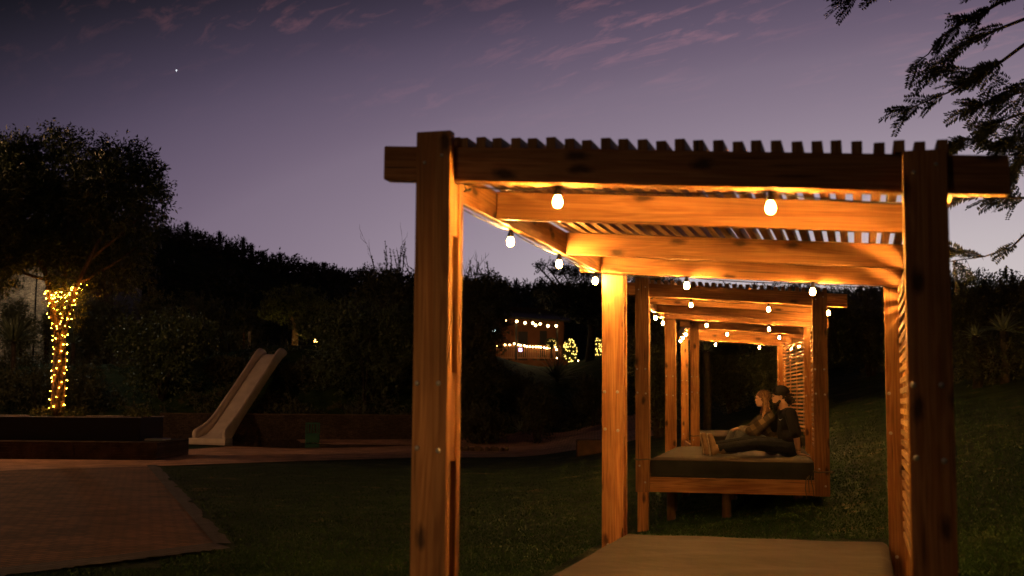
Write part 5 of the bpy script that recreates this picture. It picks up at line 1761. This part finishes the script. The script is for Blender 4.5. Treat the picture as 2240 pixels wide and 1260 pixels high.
def make_man():
    root = empty('person', tuple(cab_world(C2, 0, 0, C2['zm'])), -C2['th'])
    tag(root, 'person in dark cap and black t-shirt leaning back on one arm, legs stretched out', 'person', 'couple on the daybed')
    hip = pp(1729, 975, .80); hip.z = .125
    chest = pp(1724, 922, .80); neck0 = pp(1716, 899, .80); hd = pp(1706, 868, .80)
    sL, sR = pp(1729, 905, .60), pp(1712, 905, 1.00)
    eL = pp(1742, 953, .55); hL = pp(1748, 985, .60); hL.z = .045
    eR = pp(1690, 940, 1.10)
    hipL, hipR = hip + NEAR * .09, hip - NEAR * .09
    kL, kR = pp(1652, 972, .70), pp(1650, 965, .92)
    aL, aR = pp(1578, 982, .68), pp(1568, 976, .90)
    # body, head to toe in one surface
    B = Blob()
    f, R_ = head(B, hd, 1.0, .08, -.02)
    B.chain([(hd + Vector((.03, 0, -.05)), .058), (neck0, .056), (chest + Vector((.0, 0, .06)), .09)])
    B.chain([(chest, .12), (hip, .13)])
    B.chain([(sL, .05), (eL, .043), (hL + Vector((-.008, 0, .03)), .030)])
    hand(B, hL + Vector((-.01, 0, .0)), Vector((1, -.05, -.12)), UPV, 1.0, .25)
    B.chain([(sR, .05), (eR, .042), (pp(1665, 945, 1.15), .03)])
    B.chain([(hipL, .085), (kL, .055), (aL, .04)]); B.chain([(hipR, .085), (kR, .055), (aR, .04)])
    B.make('body', SKIN, root, .006, 1)
    S = Blob()
    S.chain([(neck0 + Vector((.008, 0, -.004)), .066), (neck0 + Vector((.005, 0, -.035)), .080), (chest + Vector((0, 0, .02)), .135), (chest.lerp(hip, .5) + Vector((-.02, 0, 0)), .135), (hip + Vector((0, 0, .05)), .150)])
    S.cap(sL, sR, .078, .078); S.ell(chest + Vector((0, 0, .0)), (.13, .19, .15))
    S.ell(chest.lerp(hip, .6), (.135, .18, .15))
    S.chain([(sL, .076), (sL.lerp(eL, .5), .073), (sL.lerp(eL, .88), .075)])
    S.chain([(sR, .076), (sR.lerp(eR, .9), .07)])
    S.make('t_shirt', TSHIRT, root, .009, 2)
    J = Blob()
    J.ell(hip + Vector((-.02, 0, -.01)), (.15, .19, .115))
    J.chain([(hipL, .105), (hipL.lerp(kL, .5), .092), (kL, .076), (kL.lerp(aL, .4), .074), (aL + Vector((-.015, 0, .005)), .060)])
    J.chain([(hipR, .105), (hipR.lerp(kR, .5), .092), (kR, .076), (kR.lerp(aR, .4), .074), (aR + Vector((-.015, 0, .005)), .060)])
    J.make('jeans', JEAND, root, .009, 2)
    for (an, hx, zb) in ((aL, pp(1560, 988, .67), 0), (aR, pp(1545, 983, .90), 1)):
        heel = Vector((hx.x, an.y, .045)); 
        toe = heel + Vector((-.035, 0, .205))
        Bt = Blob(); Bt.chain([(an + Vector((.03, 0, 0)), .058), (an + Vector((-.045, 0, .0)), .056), (heel + Vector((.015, 0, .02)), .048)])
        Bt.chain([(heel + Vector((.01, 0, .01)), .046), (heel.lerp(toe, .5) + Vector((.012, 0, 0)), .046), (toe, .040)])
        bo = Bt.make('boot', BOOTM, root, .007, 2)
        So = Blob()
        for k in range(6):
            p = heel.lerp(toe, k / 5) + Vector((-.038, 0, -.008 + .01 * k / 5))
            So.ell(p, (.012, .036 + (.010 if k in (3, 4) else 0), .036))
        So.make('sole', SOLEM, bo, .007, 1)
    Cp = Blob()
    Cp.ell(f(.016, 0, .058), (.110, .088, .090), R_); 
    cm = Cp.make('cap', TSHIRT, root, .007, 1)
    bm = bmesh.new()
    rr = []
    for i in range(9):
        t = -1 + i / 4
        x = -.082 - .075 * math.sqrt(max(0, 1 - t * t)) ; 
        rr.append((f(-.070 + .02 * abs(t), t * .07, .058), f(x, t * .062, .040 - .008 * (1 - t * t))))
    for lift in (0, .006):
        vs = [(bm.verts.new(a + Vector((0, 0, lift))), bm.verts.new(b + Vector((0, 0, lift)))) for a, b in rr]
        for a, b in zip(vs, vs[1:]): bm.faces.new((a[0], b[0], b[1], a[1]))
    mesh_obj('cap_brim', bm, plain('cap_brim', (.035, .022, .015), .7), cm, smooth=True)
    Hh = Blob(); Hh.ell(f(.075, 0, -.01), (.045, .062, .06), R_); Hh.ell(f(.118, -.02, -.035), (.045, .05, .045)); Hh.ell(f(.095, 0, -.06), (.035, .05, .035)); Hh.ell(f(.03, -.055, .005), (.03, .02, .035)); Hh.ell(f(.03, .055, .005), (.03, .02, .035))
    for k in range(40):
        Hh.ell(f(.10 + rng.uniform(-.05, .07), rng.uniform(-.065, .065), -.035 + rng.uniform(-.065, .065)), (.017,) * 3)
    Hh.make('hair', HAIRD, root, .006, 0)
    Bd = Blob(); Bd.ell(f(-.045, 0, -.092), (.046, .045, .034), R_); Bd.cap(f(-.01, .052, -.055), f(-.04, .035, -.09), .018, .022); Bd.cap(f(-.01, -.052, -.055), f(-.04, -.035, -.09), .018, .022)
    Bd.ell(f(-.084, 0, -.044), (.010, .022, .005), R_)
    Bd.make('beard', HAIRD, root, .006, 0)
    # eyes
    bm = bmesh.new()
    for s in (-1, 1): ellip(bm, f(-.0795, s * .029, .006), (.008, .010, .0045), seg=8, rings=6)
    mesh_obj('eyes', bm, plain('dark_eye', (.03, .02, .015), .2), root)
    # small tick-shaped mark on the chest
    lp = pp(1707, 918, .60)
    bm = bmesh.new()
    pts = [(-.020, .010), (-.012, -.006), (.0, -.008), (.026, .012), (.002, .0), (-.010, .002)]
    base = Vector((lp.x, .80 - .203, lp.z))
    vs = [bm.verts.new(base + Vector((x, -.004, z))) for x, z in pts]; bm.faces.new(vs)
    ex = bmesh.ops.extrude_face_region(bm, geom=bm.faces[:]); bmesh.ops.translate(bm, verts=[v for v in ex['geom'] if isinstance(v, bmesh.types.BMVert)], vec=(0, .03, 0))
    mesh_obj('chest_mark', bm, plain('white_print', (.6, .6, .6), .6), root)
    # bracelet
    bm = bmesh.new(); w0 = hL + Vector((-.012, 0, .055))
    tube(bm, [w0 + Vector((math.cos(t) * .034, math.sin(t) * .034, 0)) for t in [i * 2 * math.pi / 12 for i in range(13)]], .006, 6, False)
    mesh_obj('bracelet', bm, BLACK, root, smooth=True)


def make_woman():
    root = empty('person', tuple(cab_world(C2, 0, 0, C2['zm'])), -C2['th'])
    tag(root, 'person with long auburn hair in a plaid wrap, knees drawn up', 'person', 'couple on the daybed')
    b = 1.18
    hip = pp(1690, 978, b); hip.z = .12
    chest = pp(1684, 925, b - .02); neck0 = pp(1679, 899, b - .04); hd = pp(1668, 873, b - .06)
    sL, sR = pp(1684, 912, b - .2), pp(1672, 912, b + .13)
    eL = pp(1652, 947, b - .24); hL = pp(1624, 938, b - .16)
    hR = pp(1620, 936, b + .02)
    kL, kR = pp(1622, 945, b - .12), pp(1606, 948, b + .10)
    aL, aR = pp(1606, 990, b - .08), pp(1588, 985, b + .14); aL.z = aR.z = .07
    hipL, hipR = hip + NEAR * .08, hip - NEAR * .08
    B = Blob()
    f, R_ = head(B, hd, .93, .12, .02, .8)
    B.chain([(hd + Vector((.025, 0, -.05)), .045), (neck0, .044), (chest + Vector((0, 0, .03)), .08)])
    B.chain([(chest, .10), (hip, .12)])
    B.chain([(sL, .043), (eL, .036), (hL, .024)]); hand(B, hL + Vector((.0, 0, .0)), Vector((-1, .3, -.1)), UPV, .9, .6)
    B.chain([(sR, .043), (pp(1640, 940, b + .15), .036), (hR, .024)]); hand(B, hR, Vector((-1, -.35, -.1)), UPV, .9, .6, -1)
    B.chain([(hipL, .08), (kL, .052), (aL, .035)]); B.chain([(hipR, .08), (kR, .052), (aR, .035)])
    B.make('body', SKIN, root, .006, 1)
    J = Blob(); J.ell(hip, (.13, .17, .11))
    J.chain([(hipL, .10), (hipL.lerp(kL, .5), .086), (kL, .070), (aL + Vector((0, 0, .04)), .050)])
    J.chain([(hipR, .10), (hipR.lerp(kR, .5), .086), (kR, .070), (aR + Vector((0, 0, .04)), .050)])
    J.make('jeans', JEANL, root, .009, 2)
    P = Blob()
    P.chain([(neck0 + Vector((0, 0, -.02)), .06), (chest, .13), (chest.lerp(hip, .55), .135), (hip + Vector((0, 0, .05)), .12)])
    P.cap(sL, sR, .072, .072)
    P.chain([(sL, .072), (eL, .068), (eL.lerp(hL, .45), .058)])
    P.chain([(neck0 + Vector((-.03, -.03, -.02)), .03), (sL.lerp(eL, .5) + Vector((-.06, -.02, .02)), .055), (eL.lerp(hL, .35) + Vector((0, 0, .01)), .05)])
    P.chain([(sR, .07), (pp(1640, 938, b + .15), .062), (pp(1630, 938, b + .08), .05)])
    P.make('plaid_wrap', PLAID, root, .009, 2)
    Fl = Blob(); Fl.chain([(eL.lerp(hL, .55), .040), (hL + Vector((-.02, 0, 0)), .036)])
    Fl.make('fleece_cuff', FLEECE, root, .008, 0)
    Fl = Blob(); Fl.chain([(pp(1636, 938, b + .05), .038), (hR + Vector((.01, 0, 0)), .034)])
    Fl.make('fleece_cuff', FLEECE, root, .008, 0)
    for an in (aL, aR):
        Sh = Blob(); Sh.chain([(an + Vector((.02, 0, 0)), .042), (an + Vector((-.06, 0, -.02)), .04), (an + Vector((-.15, 0, -.03)), .034)])
        Sh.make('shoe', BOOTM, root, .008, 1)
    # long hair: strands fall behind the near shoulder
    bm = bmesh.new()
    rr = random.Random(8)
    ellip(bm, f(.022, 0, .045), (.098, .080, .082), R_, 16, 12)
    for i in range(70):
        a = rr.uniform(-1.0, 1.0)
        p0 = f(rr.uniform(-.03, .06), math.copysign(.072, a) * abs(a) ** .3, rr.uniform(-.01, .07))
        p1 = f(.035 + rr.uniform(-.04, .05), .088 * (1 if a > 0 else -1), -.07)
        p2 = f(.045 + rr.uniform(-.06, .06), (.11 if a > 0 else -.135) + rr.uniform(-.02, .02), -.17)
        p3 = f(.050 + rr.uniform(-.08, .07), (.12 if a > 0 else -.20) + rr.uniform(-.03, .03), -.27 + rr.uniform(-.05, .03))
        tube(bm, [p0, p1, p1.lerp(p2, .5) + Vector((rr.uniform(-.01, .01), 0, 0)), p2, p3], [.012, .014, .013, .011, .004], 6)
    mesh_obj('hair', bm, HAIRR, root, smooth=True)
    bm = bmesh.new()
    for s in (-1, 1): ellip(bm, f(-.081, s * .027, .006), (.007, .010, .004), seg=8, rings=6)
    mesh_obj('eyes', bm, plain('dark_eye_lash', (.03, .02, .015), .2), root)


make_man()
make_woman()

# added warm fill lights, out of view behind the camera and off left
def spot(name, loc, tgt, col, power, ang, r=.15, blend=1.0):
    l = bpy.data.lights.new(name, 'SPOT'); l.color = col; l.energy = power; l.shadow_soft_size = r; l.spot_size = D2R(ang); l.spot_blend = blend
    o = bpy.data.objects.new(name, l); o.location = loc
    o.rotation_euler = (Vector(tgt) - Vector(loc)).to_track_quat('-Z', 'Y').to_euler()
    return link(o)


spot('post_fill_spot', (-3.5, -1.5, .2), (-.75, 5.4, -1.5), (1, .54, .2), 430, 46)  # added unseen spot, its cone shaped to warm the lower left post
lamp('garden_wash_light', (-9, -7, 7.5), (1, .62, .36), 380, .4)
lamp('garden_wash_light', (-21, 33, 7), (1, .50, .22), 1800, .4)  # added fill beyond the left border, brightening path and slide
